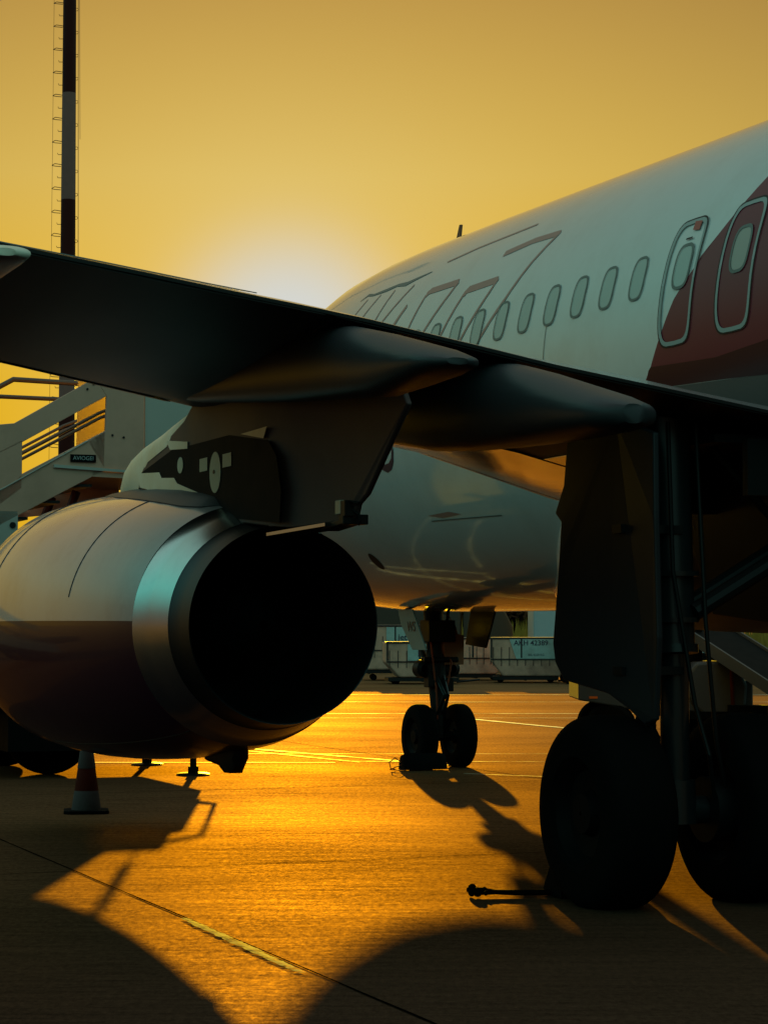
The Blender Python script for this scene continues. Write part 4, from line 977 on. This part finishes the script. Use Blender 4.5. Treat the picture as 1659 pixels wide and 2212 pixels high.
g = new(); box(g, (1.2, 0, .85), (6.6, 1.8, .3)); obj('chassis', g, M['black'], bk, smooth=False)
for px in (-1.0, 4.5):
    for py in (-.95, .95):
        g = new(); lathe(g, [(-.14, 0), (-.14, .45), (.14, .45), (.14, 0)], (px, py, .45), (0, 1, 0), 24); obj('wheel', g, M['rubber'], bk)
shade_truck = copy_tree(bk); shade_truck.location = (-.6, 87, 0); shade_truck.rotation_euler = (0, 0, R(-3)); shade_truck['label'] = 'added dark brown box truck shading the apron, between engine and nose gear'  # truck added to cast the long shade on the far apron
for ch in shade_truck.children:
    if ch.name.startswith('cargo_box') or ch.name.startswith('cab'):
        ch.data = ch.data.copy(); ch.data.materials[0] = M['bark']  # dark brown body colour stands for its shaded side

# ------------------------------------------------------------------ belt loader at the far side of the airliner
bl = empty('belt_loader', (3.6, 30.5, 0), 0, label='dark grey belt loader with raised conveyor beyond the main gear', cat='belt loader')
g = new(); prism(g, [(-1.02, -.75, .70), (-1.02, -.75, 1.31), (.3, -.75, 1.31), (.55, -.75, 1.05), (1.3, -.75, .95), (1.3, -.75, .55), (-.2, -.75, .55), (-.55, -.75, .62)], (0, 1.5, 0)); obj('body', g, M['loader'], bl, smooth=False, bevel=.02)
g = new(); box(g, (-.82, -.755, .735), (.11, .012, .03)); obj('reflector', g, M['orange'], bl, smooth=False)
g = new(); prism(g, [(.50, -.8, .62), (.42, -.8, .80), (.42, -.8, 1.05), (.55, -.8, 1.2), (.85, -.8, 1.22), (1.12, -.8, 1.12), (1.22, -.8, .9), (1.2, -.8, .62), (1.0, -.8, .5), (.65, -.8, .5)], (0, .9, 0)); obj('engine_cover', g, M['loader'], bl, smooth=False, bevel=.04)
for px in (-.58, .85):
    for py in (-.62, .62):
        g = new(); lathe(g, [(-.12, .15), (-.12, .29), (-.08, .335), (.08, .335), (.12, .29), (.12, .15)], (px, py, .335), (.35, 1, 0), 28); w = obj('wheel', g, M['rubber'], bl)
        g = new(); lathe(g, [(-.11, .17), (-.06, .0)], (px, py, .335), (.35, 1, 0), 20); lathe(g, [(.11, .17), (.06, .0)], (px, py, .335), (.35, 1, 0), 20); obj('rim', g, M['rim'], w)
A0, A1 = V(.65, .6, 1.75), V(2.2, -3.8, .35); d_ = (A1 - A0).normalized(); sd_ = V(d_.y, -d_.x, 0).normalized() * .32; up = V(0, 0, .07)
g = new(); prism(g, [A0 - sd_, A0 + sd_, A1 + sd_, A1 - sd_], up); cv = obj('conveyor_belt', g, M['black'], bl, smooth=False)
for q in (-1, 1):
    g = new(); prism(g, [A0 + sd_ * q * 1.12 - up, A1 + sd_ * q * 1.12 - up, A1 + sd_ * q * 1.12 + up * 1.5, A0 + sd_ * q * 1.12 + up * 1.5], sd_.normalized() * .03); obj('side_rail', g, M['loader'], cv, smooth=False)
g = new(); box(g, (.42, .2, 1.35), (.60, .7, .75)); obj('gap_block', g, M['black'], bl, smooth=False, bevel=.02)  # black box added to close off bright ground behind the gear strut
g = new(); tube(g, [(1.0, -.85, 1.15), (1.02, -.85, .55)], .028, 10, 0); o = obj('marker_pole', g, M['cone_o'], bl)
g = new(); box(g, (1.2, -.9, .57), (.5, .3, .14)); box(g, (.9, -.2, .5), (1.0, 1.2, .1)); obj('bumper', g, M['black'], bl, smooth=False)

# ------------------------------------------------------------------ verge, far trees
bm = new()
rnd = random.Random(3)
for i in range(5200):
    x = rnd.uniform(-45, 60); y = rnd.uniform(150, 172); h = rnd.uniform(1.5, 2.5); w = rnd.uniform(.05, .12); l = rnd.uniform(-.3, .3)
    bm.faces.new([bm.verts.new((x - w, y, 0)), bm.verts.new((x + w, y, 0)), bm.verts.new((x + l, y + rnd.uniform(-.2, .2), h))])
obj('verge_grass', bm, M['grass'], smooth=False, label='tall dry backlit grass along the far edge of the apron', cat='grass', kind='stuff')
def tree(x, y, h, label):
    t = empty('tree', (x, y, 0), 0, label=label, cat='tree', group='trees along the far verge')
    g = new(); tube(g, [(0, 0, 0), (.1, 0, h * .3), (0, .1, h * .6)], [h * .035, h * .025, h * .012], 8)
    for k in range(6):
        t0 = rnd.uniform(0, 6.28); z0 = h * rnd.uniform(.2, .45); tube(g, [(0, 0, z0), (h * .2 * math.cos(t0), h * .2 * math.sin(t0), z0 + h * .25)], [h * .012, h * .004], 5)
    obj('trunk', g, M['bark'], t)
    g = new(); cl = [(rnd.uniform(-.33, .33) * h, rnd.uniform(-.3, .3) * h, h * rnd.uniform(.18, .85), h * rnd.uniform(.12, .2)) for _ in range(24)]
    for cx_, cy_, cz_, cr in cl:
        for _ in range(75):
            v = Vector((rnd.gauss(0, 1), rnd.gauss(0, 1), rnd.gauss(0, .8))).normalized() * cr * rnd.uniform(.5, 1.05); c_ = Vector((cx_, cy_, cz_)) + v; s = h * .055
            a_ = Vector((rnd.uniform(-1, 1), rnd.uniform(-1, 1), rnd.uniform(-1, 1))).normalized() * s; b_ = a_.cross(Vector((rnd.uniform(-1, 1), rnd.uniform(-1, 1), rnd.uniform(-1, 1)))).normalized() * s
            g.faces.new([g.verts.new(c_ + a_), g.verts.new(c_ + b_), g.verts.new(c_ - a_), g.verts.new(c_ - b_)])
    obj('crown', g, M['foliage'], t, smooth=False)
for i, (x, y, h) in enumerate(((-3, 190, 7), (3.0, 186, 8), (8.5, 192, 9), (14, 185, 7), (20, 190, 8.5), (26, 188, 8), (33, 191, 9), (-9, 189, 8), (6.2, 187, 6.5), (11.2, 189, 8), (17, 187, 7))):
    tree(x, y, h, ('low dark tree behind the leftmost container', 'dark tree framed between the nose gear leg and its door', 'tallest brown tree right of the nose gear, under the belly',
                   'low tree behind the small raised container', 'broad dark tree behind the main gear door', 'thin tree behind the belt loader conveyor', 'tall tree at the right end of the verge', 'tree at the left end of the verge behind the engine', 'small tree filling the gap left of the tallest brown tree', 'middle brown tree under the belly, left of the pale truck', 'low tree hidden behind the pale truck')[i])
